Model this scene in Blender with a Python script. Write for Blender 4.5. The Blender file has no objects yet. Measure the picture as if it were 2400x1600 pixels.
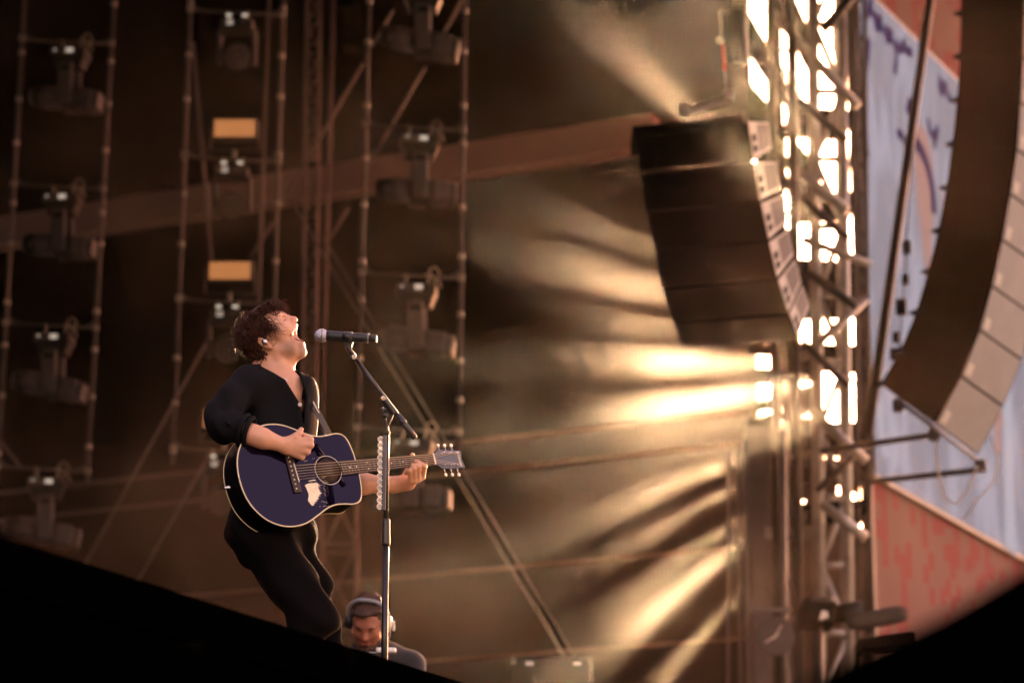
import bpy, bmesh, math, random
import numpy as np
from mathutils import Vector, Matrix

random.seed(7)
rng = np.random.default_rng(7)
scene = bpy.context.scene
COL = scene.collection

# ------------------------------------------------------------------ camera
PITCH = math.radians(15.0)
CAM = Vector((0.0, 0.0, 1.5))
FPX = 6667.0                      # 100 mm on a 36 mm sensor, in pixels of a 2400 px wide frame
cam_d = bpy.data.cameras.new('camera')
cam_d.lens = 100.0
cam_d.sensor_width = 36.0
cam_d.clip_end = 5000.0
cam_o = bpy.data.objects.new('camera', cam_d)
COL.objects.link(cam_o)
cam_o.location = CAM
cam_o.rotation_euler = (math.pi / 2 + PITCH, 0, 0)
cam_d.dof.use_dof = True
cam_d.dof.focus_distance = 11.1
cam_d.dof.aperture_fstop = 2.7
scene.camera = cam_o

# ------------------------------------------------------------------ sky, sun, exposure
SUN_AZ = math.atan((2290 - 1200) / FPX)          # to the right of the view axis
SUN_EL = PITCH + math.atan((800 - 870) / FPX)
world = bpy.data.worlds.new('World')
scene.world = world
world.use_nodes = True
wn = world.node_tree
bg = wn.nodes['Background']
sky = wn.nodes.new('ShaderNodeTexSky')
sky.sky_type = 'NISHITA'
sky.sun_disc = False
sky.sun_elevation = SUN_EL
sky.sun_rotation = SUN_AZ
sky.altitude = 50
sky.air_density = 1.0
sky.dust_density = 4.0
sky.ozone_density = 1.0
warm = wn.nodes.new('ShaderNodeMix')
warm.data_type = 'RGBA'
warm.blend_type = 'MULTIPLY'
warm.inputs[0].default_value = 1.0
warm.inputs[7].default_value = (1.0, 0.52, 0.40, 1)
wn.links.new(sky.outputs[0], warm.inputs[6])
wn.links.new(warm.outputs[2], bg.inputs[0])
bg.inputs[1].default_value = 0.05

sun_d = bpy.data.lights.new('sun', 'SUN')
sun_d.energy = 4.2
sun_d.angle = math.radians(0.8)
sun_d.color = (1.0, 0.65, 0.37)
sun_o = bpy.data.objects.new('sun', sun_d)
COL.objects.link(sun_o)
SUNV = Vector((math.sin(SUN_AZ) * math.cos(SUN_EL), math.cos(SUN_AZ) * math.cos(SUN_EL), math.sin(SUN_EL)))
sun_o.rotation_euler = SUNV.to_track_quat('Z', 'Y').to_euler()
sun_o.location = SUNV * 60

scene.view_settings.view_transform = 'Standard'
scene.view_settings.look = 'None'
scene.view_settings.gamma = 1.0
EXPO = 4.75
EM = 2.0 ** (0.6 - EXPO)              # lit screens and lamps keep their look at this exposure
scene.view_settings.exposure = EXPO
scene.cycles.use_denoising = True
scene.cycles.adaptive_threshold = 0.004
scene.cycles.max_bounces = 6
scene.cycles.volume_bounces = 0
scene.cycles.diffuse_bounces = 2
scene.cycles.volume_step_rate = 4.0
scene.cycles.volume_max_steps = 64

HAZE_D, HAZE_G, SMOKE_D, SCREEN_E = 0.000004, 0.8, 0.0046, 0.46 * EM
# ------------------------------------------------------------------ helpers
CF = Vector((0, math.cos(PITCH), math.sin(PITCH)))
CR = Vector((1, 0, 0))
CU = Vector((0, -math.sin(PITCH), math.cos(PITCH)))
CB = -CF

def W(px, py, y):
    """point of the place seen at (px, py) of the photograph, y metres ahead of the camera"""
    d = CF + CR * ((px - 1200) / FPX) + CU * ((800 - py) / FPX)
    return CAM + d * (y / d.y)

def D(px, py, depth):
    d = CF + CR * ((px - 1200) / FPX) + CU * ((800 - py) / FPX)
    return CAM + d * depth

def tag(o, label=None, cat=None, group=None, kind=None):
    if label: o['label'] = label
    if cat: o['category'] = cat
    if group: o['group'] = group
    if kind: o['kind'] = kind
    return o

def empty(name, loc, label=None, cat=None, group=None, rot=None):
    o = bpy.data.objects.new(name, None)
    o.empty_display_size = 0.1
    COL.objects.link(o)
    o.location = loc
    if rot is not None:
        o.rotation_mode = 'QUATERNION'
        o.rotation_quaternion = rot
    return tag(o, label, cat, group)

def root_loc(parent):
    """world translation of the parent that a world-space part hangs under (world-space parts themselves sit at identity)"""
    return parent.location.copy() if parent.parent is None else Vector((0, 0, 0))

class MB:
    """collects shapes, builds ONE mesh object"""
    def __init__(self):
        self.v = []; self.f = []; self.s = []
    def add(self, vs, fs, smooth=False):
        n = len(self.v)
        self.v += [tuple(p) for p in vs]
        self.f += [tuple(i + n for i in q) for q in fs]
        self.s += [smooth] * len(fs)
        return self
    def box(self, c, size, rot=None, bev=0.0):
        hx, hy, hz = [s / 2 for s in size]
        c = Vector(c)
        if bev <= 0:
            vs = [Vector((x * hx, y * hy, z * hz)) for x in (-1, 1) for y in (-1, 1) for z in (-1, 1)]
            fs = [(0, 1, 3, 2), (4, 6, 7, 5), (0, 4, 5, 1), (2, 3, 7, 6), (0, 2, 6, 4), (1, 5, 7, 3)]
        else:
            bm = bmesh.new()
            bmesh.ops.create_cube(bm, size=1.0)
            for q in bm.verts: q.co = Vector((q.co.x * 2 * hx, q.co.y * 2 * hy, q.co.z * 2 * hz))
            bmesh.ops.bevel(bm, geom=list(bm.edges), offset=bev, segments=2, affect='EDGES', profile=0.5)
            bm.verts.index_update()
            vs = [q.co.copy() for q in bm.verts]
            fs = [[q.index for q in fc.verts] for fc in bm.faces]
            bm.free()
        if rot is not None: vs = [rot @ q for q in vs]
        return self.add([q + c for q in vs], fs)
    def tube(self, pts, r, n=10, caps=True, smooth=True):
        pts = [Vector(p) for p in pts]
        rs = r if isinstance(r, (list, tuple)) else [r] * len(pts)
        m = len(pts)
        T = []
        for i in range(m):
            a = pts[max(0, i - 1)]; b = pts[min(m - 1, i + 1)]
            t = (b - a)
            T.append(t.normalized() if t.length > 1e-9 else Vector((0, 0, 1)))
        up = Vector((0, 0, 1)) if abs(T[0].z) < 0.9 else Vector((1, 0, 0))
        nrm = T[0].cross(up).normalized()
        vs = []; fs = []
        for i in range(m):
            nrm = (nrm - T[i] * nrm.dot(T[i])).normalized()
            bi = T[i].cross(nrm)
            for k in range(n):
                a = 2 * math.pi * k / n
                vs.append(pts[i] + (nrm * math.cos(a) + bi * math.sin(a)) * rs[i])
        for i in range(m - 1):
            for k in range(n):
                k2 = (k + 1) % n
                fs.append((i * n + k, i * n + k2, (i + 1) * n + k2, (i + 1) * n + k))
        self.add(vs, fs, smooth)
        if caps:
            b0 = len(self.v) - len(vs)
            self.f.append(tuple(b0 + k for k in reversed(range(n)))); self.s.append(False)
            self.f.append(tuple(b0 + (m - 1) * n + k for k in range(n))); self.s.append(False)
        return self
    def lathe(self, prof, c, axis=(0, 0, 1), n=24, smooth=True):
        """prof: (radius, height) pairs along axis from c"""
        c = Vector(c); ax = Vector(axis).normalized()
        u = ax.orthogonal().normalized(); w = ax.cross(u)
        vs = []; fs = []
        for (r, h) in prof:
            for k in range(n):
                a = 2 * math.pi * k / n
                vs.append(c + ax * h + (u * math.cos(a) + w * math.sin(a)) * max(r, 1e-5))
        for i in range(len(prof) - 1):
            for k in range(n):
                k2 = (k + 1) % n
                fs.append((i * n + k, i * n + k2, (i + 1) * n + k2, (i + 1) * n + k))
        fs.append(tuple(reversed(range(n))))
        m = len(prof) - 1
        fs.append(tuple(m * n + k for k in range(n)))
        return self.add(vs, fs, smooth)
    def prism(self, poly, thick):
        """poly: 3-D points of one face; thick: offset vector to the other face"""
        poly = [Vector(p) for p in poly]; thick = Vector(thick)
        n = len(poly)
        vs = poly + [p + thick for p in poly]
        fs = [tuple(range(n)), tuple(reversed(range(n, 2 * n)))]
        fs += [(i, i + n, (i + 1) % n + n, (i + 1) % n) for i in range(n)]
        return self.add(vs, fs)
    def quad(self, a, b, c, d):
        return self.add([a, b, c, d], [(0, 1, 2, 3)])
    def mesh(self, name):
        me = bpy.data.meshes.new(name)
        me.from_pydata([tuple(p) for p in self.v], [], self.f)
        me.polygons.foreach_set('use_smooth', self.s)
        me.validate()
        bm = bmesh.new(); bm.from_mesh(me)
        bmesh.ops.recalc_face_normals(bm, faces=bm.faces)
        bm.to_mesh(me); bm.free()
        me.update()
        return me
    def build(self, name, mat, parent=None, world=True):
        """world=True: the vertices are world positions (roots carry no rotation)"""
        me = self.mesh(name)
        if mat: me.materials.append(mat)
        o = bpy.data.objects.new(name, me)
        COL.objects.link(o)
        if parent is not None:
            o.parent = parent
            if world: o.matrix_parent_inverse = Matrix.Translation(-root_loc(parent))
        return o

def link_mesh(name, me, parent, mat=None, loc=None):
    if mat and not me.materials: me.materials.append(mat)
    o = bpy.data.objects.new(name, me)
    COL.objects.link(o)
    o.parent = parent
    if loc is not None: o.location = loc
    return o

def copy_tree(o, parent=None):
    c = o.copy(); COL.objects.link(c); c.parent = parent
    for ch in list(o.children): copy_tree(ch, c)
    return c

def smooth(P, n=6):
    Q = []
    for i in range(len(P) - 1):
        p0, p1, p2, p3 = P[max(0, i - 1)], P[i], P[i + 1], P[min(len(P) - 1, i + 2)]
        for k in range(n):
            t = k / n
            Q.append(.5 * ((2 * p1) + (p2 - p0) * t + (2 * p0 - 5 * p1 + 4 * p2 - p3) * t * t + (3 * p1 - p0 - 3 * p2 + p3) * t ** 3))
    Q.append(P[-1]); return Q

# ------------------------------------------------------------------ materials
def mat(name, col, rough=0.5, metal=0.0, spec=0.5, emit=None, emit_s=0.0, coat=0.0,
        nscale=None, namt=0.25, bump=0.0, bscale=60.0, coat_rough=0.03, sheen=0.0):
    m = bpy.data.materials.new(name); m.use_nodes = True
    nt = m.node_tree; b = nt.nodes['Principled BSDF']
    b.inputs['Base Color'].default_value = (*col, 1)
    b.inputs['Roughness'].default_value = rough
    b.inputs['Metallic'].default_value = metal
    b.inputs['Specular IOR Level'].default_value = spec
    b.inputs['Coat Weight'].default_value = coat
    b.inputs['Coat Roughness'].default_value = coat_rough
    b.inputs['Sheen Weight'].default_value = sheen
    if emit:
        b.inputs['Emission Color'].default_value = (*emit, 1)
        b.inputs['Emission Strength'].default_value = emit_s * EM
    if nscale or bump:
        tc = nt.nodes.new('ShaderNodeTexCoord')
    if nscale:
        nz = nt.nodes.new('ShaderNodeTexNoise'); nz.inputs['Scale'].default_value = nscale
        nz.inputs['Detail'].default_value = 5
        nt.links.new(tc.outputs['Object'], nz.inputs['Vector'])
        cr = nt.nodes.new('ShaderNodeMapRange')
        cr.inputs[1].default_value = 0.3; cr.inputs[2].default_value = 0.7
        cr.inputs[3].default_value = 1 - namt; cr.inputs[4].default_value = 1 + namt
        nt.links.new(nz.outputs[0], cr.inputs[0])
        mx = nt.nodes.new('ShaderNodeMix'); mx.data_type = 'RGBA'; mx.blend_type = 'MULTIPLY'
        mx.inputs[0].default_value = 1.0
        mx.inputs[6].default_value = (*col, 1)
        nt.links.new(cr.outputs[0], mx.inputs[7])
        nt.links.new(mx.outputs[2], b.inputs['Base Color'])
        rr = nt.nodes.new('ShaderNodeMapRange')
        rr.inputs[3].default_value = max(0.02, rough - 0.1); rr.inputs[4].default_value = min(1, rough + 0.15)
        nt.links.new(nz.outputs[0], rr.inputs[0]); nt.links.new(rr.outputs[0], b.inputs['Roughness'])
    if bump:
        n2 = nt.nodes.new('ShaderNodeTexNoise'); n2.inputs['Scale'].default_value = bscale
        n2.inputs['Detail'].default_value = 4
        nt.links.new(tc.outputs['Object'], n2.inputs['Vector'])
        bp = nt.nodes.new('ShaderNodeBump'); bp.inputs['Strength'].default_value = bump
        bp.inputs['Distance'].default_value = 0.01
        nt.links.new(n2.outputs[0], bp.inputs['Height'])
        nt.links.new(bp.outputs[0], b.inputs['Normal'])
    return m

M = {}
M['black_cloth'] = mat('black_cloth', (0.008, 0.008, 0.009), 0.95, nscale=1.3, namt=0.3, spec=0.15)
M['foreground_black'] = mat('foreground_black', (0.0004, 0.0004, 0.0004), 1.0, nscale=6, namt=0.3, spec=0.0)  # darker than real black cloth: pit shade and vignetting put into the colour
M['deck'] = mat('deck', (0.012, 0.011, 0.011), 0.8, nscale=3, namt=0.3, spec=0.2)
M['drape'] = mat('drape', (0.003, 0.0025, 0.0025), 1.0, nscale=0.6, namt=0.3, spec=0.0)
M['band'] = mat('band', (0.27, 0.25, 0.25), 0.7, nscale=0.5, namt=0.12)
M['alu'] = mat('alu', (0.45, 0.43, 0.42), 0.45, 0.6, nscale=8, namt=0.2)
M['steel'] = mat('steel', (0.36, 0.35, 0.35), 0.4, 0.7, nscale=10, namt=0.25)
M['dark_metal'] = mat('dark_metal', (0.03, 0.03, 0.032), 0.5, 0.3, nscale=12, namt=0.25)
M['black_plastic'] = mat('black_plastic', (0.012, 0.012, 0.013), 0.45, nscale=20, namt=0.2)
M['grey_housing'] = mat('grey_housing', (0.11, 0.10, 0.115), 0.5, nscale=7, namt=0.15)
M['ground'] = mat('ground', (0.06, 0.055, 0.05), 0.95, nscale=2, namt=0.3)
# ------------------------------------------------------------------ setting
DECK = 2.8
b = MB(); b.quad((-900, -900, 0), (900, -900, 0), (900, 2000, 0), (-900, 2000, 0))
tag(b.build('ground', M['ground']), kind='structure')

# stage: camera stands in the pit beside its front edge, which runs away from us to the right
E0 = W(0, 1253, 6.63); E1 = W(1087, 1600, 9.07)
ed = (Vector((E1.x, E1.y, 0)) - Vector((E0.x, E0.y, 0))).normalized()
en = Vector((-ed.y, ed.x, 0))                       # into the stage (left)
A = Vector((E0.x, E0.y, 0)) - ed * 3.5
B = A + ed * 48
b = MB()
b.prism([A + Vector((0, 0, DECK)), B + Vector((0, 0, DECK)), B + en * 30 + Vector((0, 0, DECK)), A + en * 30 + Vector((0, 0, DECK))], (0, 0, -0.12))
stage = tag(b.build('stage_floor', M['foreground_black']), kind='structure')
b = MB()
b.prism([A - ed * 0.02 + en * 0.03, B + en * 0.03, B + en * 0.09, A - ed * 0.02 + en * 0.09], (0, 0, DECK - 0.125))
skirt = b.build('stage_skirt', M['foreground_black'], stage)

# back drape of the stage: farther on the left, nearer on the right
def wall_pt(px, py):                               # point on the drape plane seen at that pixel
    d = W(px, py, 1.0) - CAM
    t = WP.dot(WN) / d.dot(WN)
    return CAM + d * t
wl = W(0, 560, 45.0); wr = W(1850, 275, 39.0)
wd = (Vector((wr.x, wr.y, 0)) - Vector((wl.x, wl.y, 0))).normalized()
WN = Vector((wd.y, -wd.x, 0)); WP = Vector((wl.x, wl.y, 0)) - CAM
w0 = Vector((wl.x, wl.y, 0)) - wd * 12; w1 = Vector((wr.x, wr.y, 0)) - wd * .58
b = MB()
nseg = 260; vs = []; fs = []
L = (w1 - w0).length
for i in range(nseg + 1):
    t = i / nseg
    p = w0 + wd * (L * t) + WN * (0.02 * math.sin(t * L * 1.7) + 0.012 * math.sin(t * L * 4.3 + 1.3))
    vs += [p + Vector((0, 0, DECK)), p + Vector((0, 0, 24))]
for i in range(nseg): fs.append((2 * i, 2 * i + 2, 2 * i + 3, 2 * i + 1))
b.add(vs, fs, True)
tag(b.build('back_drape', M['drape']), 'huge pleated black drape closing the back of the stage', 'drape')

# unseen stage roof, sloped to block sky light; left wing drape also darkens inside
def rz(y): return 2.6 + .425 * y
b = MB()
b.prism([(-24, 14.0, rz(14.0)), (6.5, 14.0, rz(14.0)), (11.0, 48, rz(48)), (-24, 48, rz(48))], (0, 0, .5))
tag(b.build('stage_roof', M['drape']), kind='structure')
b = MB(); b.prism([(-12, 13, DECK + .01), (-20, 47, DECK + .01), (-20, 47, rz(47)), (-12, 13, rz(13))], (-.2, 0, 0))
tag(b.build('wing_drape', M['drape']), kind='structure')
b = MB(); b.prism([(-6.5, 3.5, DECK + .01), (-8.5, 13.0, DECK + .01), (-8.5, 13.0, 9.0), (-6.5, 3.5, 9.0)], (-.2, 0, 0))  # drape added out of view to block sky light from the singer's left
tag(b.build('side_sky_blocker', M['drape']), kind='structure')
# ------------------------------------------------------------------ more materials
M['led_orange'] = mat('led_orange', (0.1, 0.05, 0.02), 0.4, emit=(1.0, 0.36, 0.12), emit_s=0.55)
def led_grid(name, col, strength):
    m = bpy.data.materials.new(name); m.use_nodes = True
    nt = m.node_tree; bs = nt.nodes['Principled BSDF']
    tc = nt.nodes.new('ShaderNodeTexCoord')
    vo = nt.nodes.new('ShaderNodeTexVoronoi'); vo.inputs['Scale'].default_value = 70; vo.inputs['Randomness'].default_value = 0.0
    nt.links.new(tc.outputs['Object'], vo.inputs['Vector'])
    mr = nt.nodes.new('ShaderNodeMapRange'); mr.inputs[1].default_value = 0.2; mr.inputs[2].default_value = 0.75
    mr.inputs[3].default_value = strength * 1.15; mr.inputs[4].default_value = strength * 0.6
    nt.links.new(vo.outputs['Distance'], mr.inputs[0])
    nt.links.new(mr.outputs[0], bs.inputs['Emission Strength'])
    bs.inputs['Emission Color'].default_value = (*col, 1)
    bs.inputs['Base Color'].default_value = (0.05, 0.03, 0.02, 1)
    return m
M['led_panel'] = led_grid('led_panel', (1.0, 0.37, 0.12), 0.42 * EM)
M['display'] = mat('display', (0.6, 0.6, 0.6), 0.3, emit=(1.0, 0.82, 0.66), emit_s=0.3)
M['indicator'] = mat('indicator', (0.6, 0.6, 0.6), 0.3, emit=(1.0, 0.85, 0.66), emit_s=0.45)
M['lens'] = mat('lens', (0.06, 0.05, 0.06), 0.12, coat=0.6)
M['lamp_glass'] = mat('lamp_glass', (0.8, 0.7, 0.5), 0.3, emit=(1.0, 0.84, 0.55), emit_s=6.0)
M['cab_black'] = mat('cab_black', (0.0045, 0.0045, 0.0055), 0.95, spec=0.04, nscale=3, namt=0.3, bump=0.2, bscale=300)
M['cab_side'] = mat('cab_side', (0.25, 0.25, 0.26), 0.55, nscale=4, namt=0.12)
M['cab_side_pale'] = mat('cab_side_pale', (0.50, 0.48, 0.45), 0.5, nscale=6, namt=0.12)
M['recess'] = mat('recess', (0.14, 0.13, 0.13), 0.7)
M['hole'] = mat('hole', (0.01, 0.01, 0.01), 0.9)
M['white_paint'] = mat('white_paint', (0.78, 0.76, 0.72), 0.5, nscale=20, namt=0.08)
M['red_paint'] = mat('red_paint', (0.5, 0.06, 0.03), 0.5, nscale=20, namt=0.15)
M['rail'] = mat('rail', (0.095, 0.078, 0.075), 0.7, nscale=4, namt=0.2)
M['scaff'] = mat('scaff', (0.105, 0.10, 0.108), 0.5, 0.2, nscale=9, namt=0.25)
M['cable'] = mat('cable', (0.5, 0.44, 0.38), 0.6)

def pipe(px0, px1, r, name, m, parent=None, n=8):
    return MB().tube([px0, px1], r, n).build(name, m, parent)

# ------------------------------------------------------------------ pale beam and rails on the back drape
def on_wall(px, py, off):
    return wall_pt(px, py) + WN * off
hb = [wall_pt(0, 542), wall_pt(1540, 288)]
z_top = sum(p.z for p in hb) / 2
hb = [wall_pt(0, 612), wall_pt(1540, 358)]
z_bot = sum(p.z for p in hb) / 2
def wall_x(px):
    p = wall_pt(px, 800); return Vector((p.x, p.y, 0))
pa = wall_x(-900); pb = wall_x(1570)
b = MB(); b.prism([pa + WN * .25 + Vector((0, 0, z_bot)), pb + WN * .25 + Vector((0, 0, z_bot)), pb + WN * .25 + Vector((0, 0, z_top)), pa + WN * .25 + Vector((0, 0, z_top))], WN * 0.3)
tag(b.build('roof_beam', M['band']), 'pale broad beam running across the dark back drape', 'beam')
for (p0, p1, r, lab) in [((153, 1142), (1727, 988), .034, 'uppermost of the thin rails on the back drape, just under the light ladders'),
                         ((153, 1205), (1717, 1064), .028, 'second thin rail on the back drape, passing behind the guitar headstock'),
                         ((400, 1405), (1727, 1297), .028, 'third thin rail on the back drape, low behind the mic stand'),
                         ((400, 1590), (1749, 1514), .024, 'lowest thin rail on the back drape near the stage floor')]:
    za = (wall_pt(*p0).z + wall_pt(*p1).z) / 2
    a0 = wall_x(-300); a1 = wall_x(1760)
    tag(pipe(a0 + WN * .3 + Vector((0, 0, za)), a1 + WN * .3 + Vector((0, 0, za)), r, 'wall_rail', M['rail']), lab, 'rail', 'rails on the back drape')

# ------------------------------------------------------------------ hanging light ladders with their lamps
def ladder(name, label, lp, rp, bars, y, ybot):
    """lp/rp: (px at py 0, px at py 1000) of the two poles"""
    base = W((lp[1] + rp[1]) / 2, ybot, y)
    e = empty(name, base, label, 'lighting ladder', 'hanging ladders of stage lights')
    def pt(q, py): return W(q[0] + (q[1] - q[0]) * py / 1000.0, py, y)
    out = []
    for q in (lp, rp):
        pole = pipe(pt(q, -420), pt(q, ybot), 0.024, 'pole', M['scaff'], e, 10)
        for py in range(-350, ybot, 118):                      # couplers and spigots along the pole
            c = pt(q, py + random.uniform(-25, 25))
            MB().lathe([(0.0, -.03), (.034, -.03), (.036, 0), (.034, .03), (0, .03)], c, (0, 0, 1), 10).build('coupler', M['alu'], pole)
    for py in bars:
        a = pt(lp, py); c = pt(rp, py + 12)
        bar = pipe(a, c, 0.020, 'crossbar', M['scaff'], e, 8)
        for (s, p) in ((1, a), (-1, c)):                       # little gusset plates
            d = (c - a).normalized() * s
            MB().prism([p, p + d * .16 + Vector((0, 0, .0)), p + Vector((0, 0, .10))], (0, .012, 0)).build('gusset', M['scaff'], bar)
            MB().box(p + Vector((0, -.03, 0)), (.07, .05, .07), bev=.01).build('clamp', M['alu'], bar)
        out.append((a + c) / 2)
    return e, out

def moving_head(loc, tilt=-6, scale=1.0, label=''):
    tilt += random.uniform(-7, 7)
    e = empty('moving_head_light', loc, label, 'stage light', 'moving head lights on the ladders')
    e.scale = (scale,) * 3
    e.rotation_euler = (0, random.uniform(-.02, .02), random.uniform(-.16, .16))
    def P(mb, nm, m, par=None): return mb.build(nm, m, par or e, world=False)
    b = MB(); b.box((0, 0, -.15), (.42, .30, .10), bev=.015); base = P(b, 'base', M['dark_metal'])
    b = MB(); b.box((-.10, -.155, -.15), (.2, .012, .085)); P(b, 'side_plate', M['grey_housing'], base)
    b = MB(); b.box((.03, -.158, -.15), (.085, .012, .05)); P(b, 'display', M['display'], base)
    b = MB(); b.lathe([(0, 0), (.014, 0), (.014, .01), (0, .01)], (-.145, -.168, -.14), (0, 1, 0), 8); P(b, 'indicator', M['display'], base)
    for s in (-1, 1):
        b = MB(); b.tube([(s * .12, 0, -.10), (s * .12, 0, -.03), (s * .12 + .02, 0, .01), (s * .12, 0, .035), (s * .12 - .03, 0, .02)], .014, 6); P(b, 'hook_clamp', M['alu'])
    b = MB(); b.prism([(-.20, -.11, -.20), (.20, -.11, -.20), (.15, -.11, -.33), (-.15, -.11, -.33)], (0, .22, 0)); P(b, 'yoke_hub', M['dark_metal'])
    for s in (-1, 1):
        b = MB(); b.box((0, s * .175, -.565), (.17, .05, .52), bev=.015); arm = P(b, 'yoke_arm', M['grey_housing'])
        b = MB(); b.box((0, s * .199, -.385), (.11, .006, .06)); P(b, 'arm_window', M['hole'], arm)
        b = MB(); b.box((.0, s * .2, -.76), (.14, .008, .05), bev=.003); P(b, 'arm_cap', M['grey_housing'], arm)
    R = Matrix.Rotation(math.radians(tilt), 3, 'Y').inverted()
    c = Vector((0, 0, -.70))
    b = MB(); b.box(c + R @ Vector((.02, 0, 0)), (.24, .29, .23), R, .03); head = P(b, 'head', M['dark_metal'])
    b = MB(); b.box(c + R @ Vector((.225, 0, -.01)), (.19, .30, .24), R, .03); P(b, 'rear_housing', M['grey_housing'], head)
    b = MB(); b.box(c + R @ Vector((.365, 0, -.015)), (.085, .27, .215), R, .025); P(b, 'rear_cap', M['grey_housing'], head)
    ax = R @ Vector((-1, 0, 0))
    b = MB(); b.lathe([(0, 0), (.135, 0), (.135, .2), (.125, .22), (0, .22)], c + ax * .09, ax, 24); P(b, 'front_housing', M['grey_housing'], head)
    b = MB(); b.lathe([(0, 0), (.128, 0), (.118, .1), (.10, .14), (.09, .15), (0, .14)], c + ax * .31, ax, 24); P(b, 'lens_barrel', M['black_plastic'], head)
    b = MB(); b.lathe([(0, 0), (.085, 0), (.05, .012), (0, .016)], c + ax * .456, ax, 20); P(b, 'lens', M['lens'], head)
    b = MB(); b.tube([(.14, .05, -.1), (.2, .05, -.02), (.24, .03, .06), (.19, .02, .12), (.13, .02, .09), (.16, .03, .01), (.23, 0, -.03), (.26, 0, -.12)], .009, 6); P(b, 'power_cable', M['cable'])
    return e

def led_strobe(loc, label):
    e = empty('led_strobe', loc, label, 'stage light', 'glowing LED strobe panels')
    def P(mb, nm, m, par=None): return mb.build(nm, m, par or e, world=False)
    b = MB(); b.box((0, .06, .33), (.52, .12, .25), bev=.012); h = P(b, 'housing', M['black_plastic'])
    b = MB(); b.box((0, -.004, .33), (.455, .008, .195)); P(b, 'led_panel', M['led_panel'], h)
    for s in (-1, 1):
        b = MB(); b.box((s * .275, .06, .22), (.02, .05, .26), bev=.004); P(b, 'yoke_arm', M['dark_metal'])
    b = MB(); b.box((0, .06, .085), (.57, .05, .02)); P(b, 'yoke', M['dark_metal'])
    b = MB(); b.box((0, .04, .045), (.05, .05, .09), bev=.008); P(b, 'hook_clamp', M['alu'])
    return e

def wash_light(loc, label):
    e = empty('wash_light', loc, label, 'stage light', 'round LED wash lights on the middle ladder')
    def P(mb, nm, m, par=None): return mb.build(nm, m, par or e, world=False)
    b = MB(); b.box((0, 0, -.16), (.36, .26, .10), bev=.015); base = P(b, 'base', M['dark_metal'])
    for s in (-1, 1):
        b = MB(); b.box((s * .09, -.12, -.075), (.06, .02, .03), bev=.008); P(b, 'indicator_light', M['indicator'], base)
        b = MB(); b.tube([(s * .11, 0, -.11), (s * .11, 0, -.02), (s * .11, .02, .03)], .014, 6); P(b, 'hook_clamp', M['alu'])
    for k in (0, 1):
        b = MB(); b.box((-.075, -.134, -.145 - .035 * k), (.07, .008, .018)); P(b, 'display_row', M['display'], base)
    b = MB(); b.box((.07, -.134, -.16), (.08, .008, .03)); P(b, 'display_plate', M['grey_housing'], base)
    for s in (-1, 1):
        b = MB(); b.box((s * .195, 0, -.42), (.05, .12, .42), bev=.02); P(b, 'yoke_arm', M['dark_metal'])
    b = MB(); b.box((0, 0, -.235), (.40, .14, .06), bev=.02); P(b, 'yoke_hub', M['dark_metal'])
    ax = Vector((0.02, -.86, -.5)).normalized()
    c = Vector((0, 0, -.52))
    b = MB(); b.lathe([(0, -.16), (.10, -.16), (.145, -.05), (.16, .06), (.16, .1), (.15, .105), (0, .1)], c, ax, 28); head = P(b, 'head', M['black_plastic'])
    u = ax.orthogonal().normalized(); w = ax.cross(u)
    spots = [(0, 0)] + [(.056 * math.cos(k * math.pi / 3), .056 * math.sin(k * math.pi / 3)) for k in range(6)] + \
            [(.112 * math.cos(k * math.pi / 6), .112 * math.sin(k * math.pi / 6)) for k in range(12)]
    for (x, y) in spots:
        b = MB(); b.lathe([(0, 0), (.024, 0), (.022, .012), (.012, .02), (0, .022)], c + ax * .101 + u * x + w * y, ax, 10); P(b, 'lens', M['lens_pale'], head)
    return e
M['lens_pale'] = mat('lens_pale', (0.16, 0.13, 0.13), 0.2, coat=0.5)

LA, ptsA = ladder('lighting_ladder', 'lighting ladder at far left, its lower end left of the fourth slanted strap', (58, 0), (268, 211), [92, 432, 757, 1093], 31.5, 1132)
LB, ptsB = ladder('lighting_ladder', 'middle lighting ladder carrying the two glowing orange LED panels', (447, 408), (664, 634), [24, 367, 702, 1050], 30.2, 1086)
LC, ptsC = ladder('lighting_ladder', 'lighting ladder behind the microphone, right-most of the three', (866, 838), (1090, 1076), [-48, 294, 640, 1002], 29.0, 1060)
rowsA = ['topmost, almost lost in the dark', 'second from the top', 'third from the top', 'lowest']
rowsC = ['topmost, cut by the frame edge', 'second from the top, in front of the pale beam', 'third from the top above the microphone', 'lowest, behind the fretting hand']
for i, p in enumerate(ptsA): moving_head(p + Vector((.06, -.04, -.03)), label='moving head light on the far left ladder, ' + rowsA[i])
for i, p in enumerate(ptsC): moving_head(p + Vector((.06, -.04, -.03)), label='moving light on the right-most ladder, ' + rowsC[i])
for i, p in enumerate(ptsB):
    if i < 4: wash_light(p + Vector((.02, -.04, -.02)), 'round LED wash light on the middle ladder, ' + ['topmost, almost lost in the dark', 'under the upper orange panel', 'beside the singer\'s hair', 'lowest, beside the guitar body'][i])
    if i > 0: led_strobe(p + Vector((.03, -.04, .02)), ['', 'upper glowing orange LED strobe panel', 'lower glowing orange LED strobe panel above the singer\'s head', 'orange LED strobe panel mostly hidden behind the singer\'s sleeve'][i])

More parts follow.
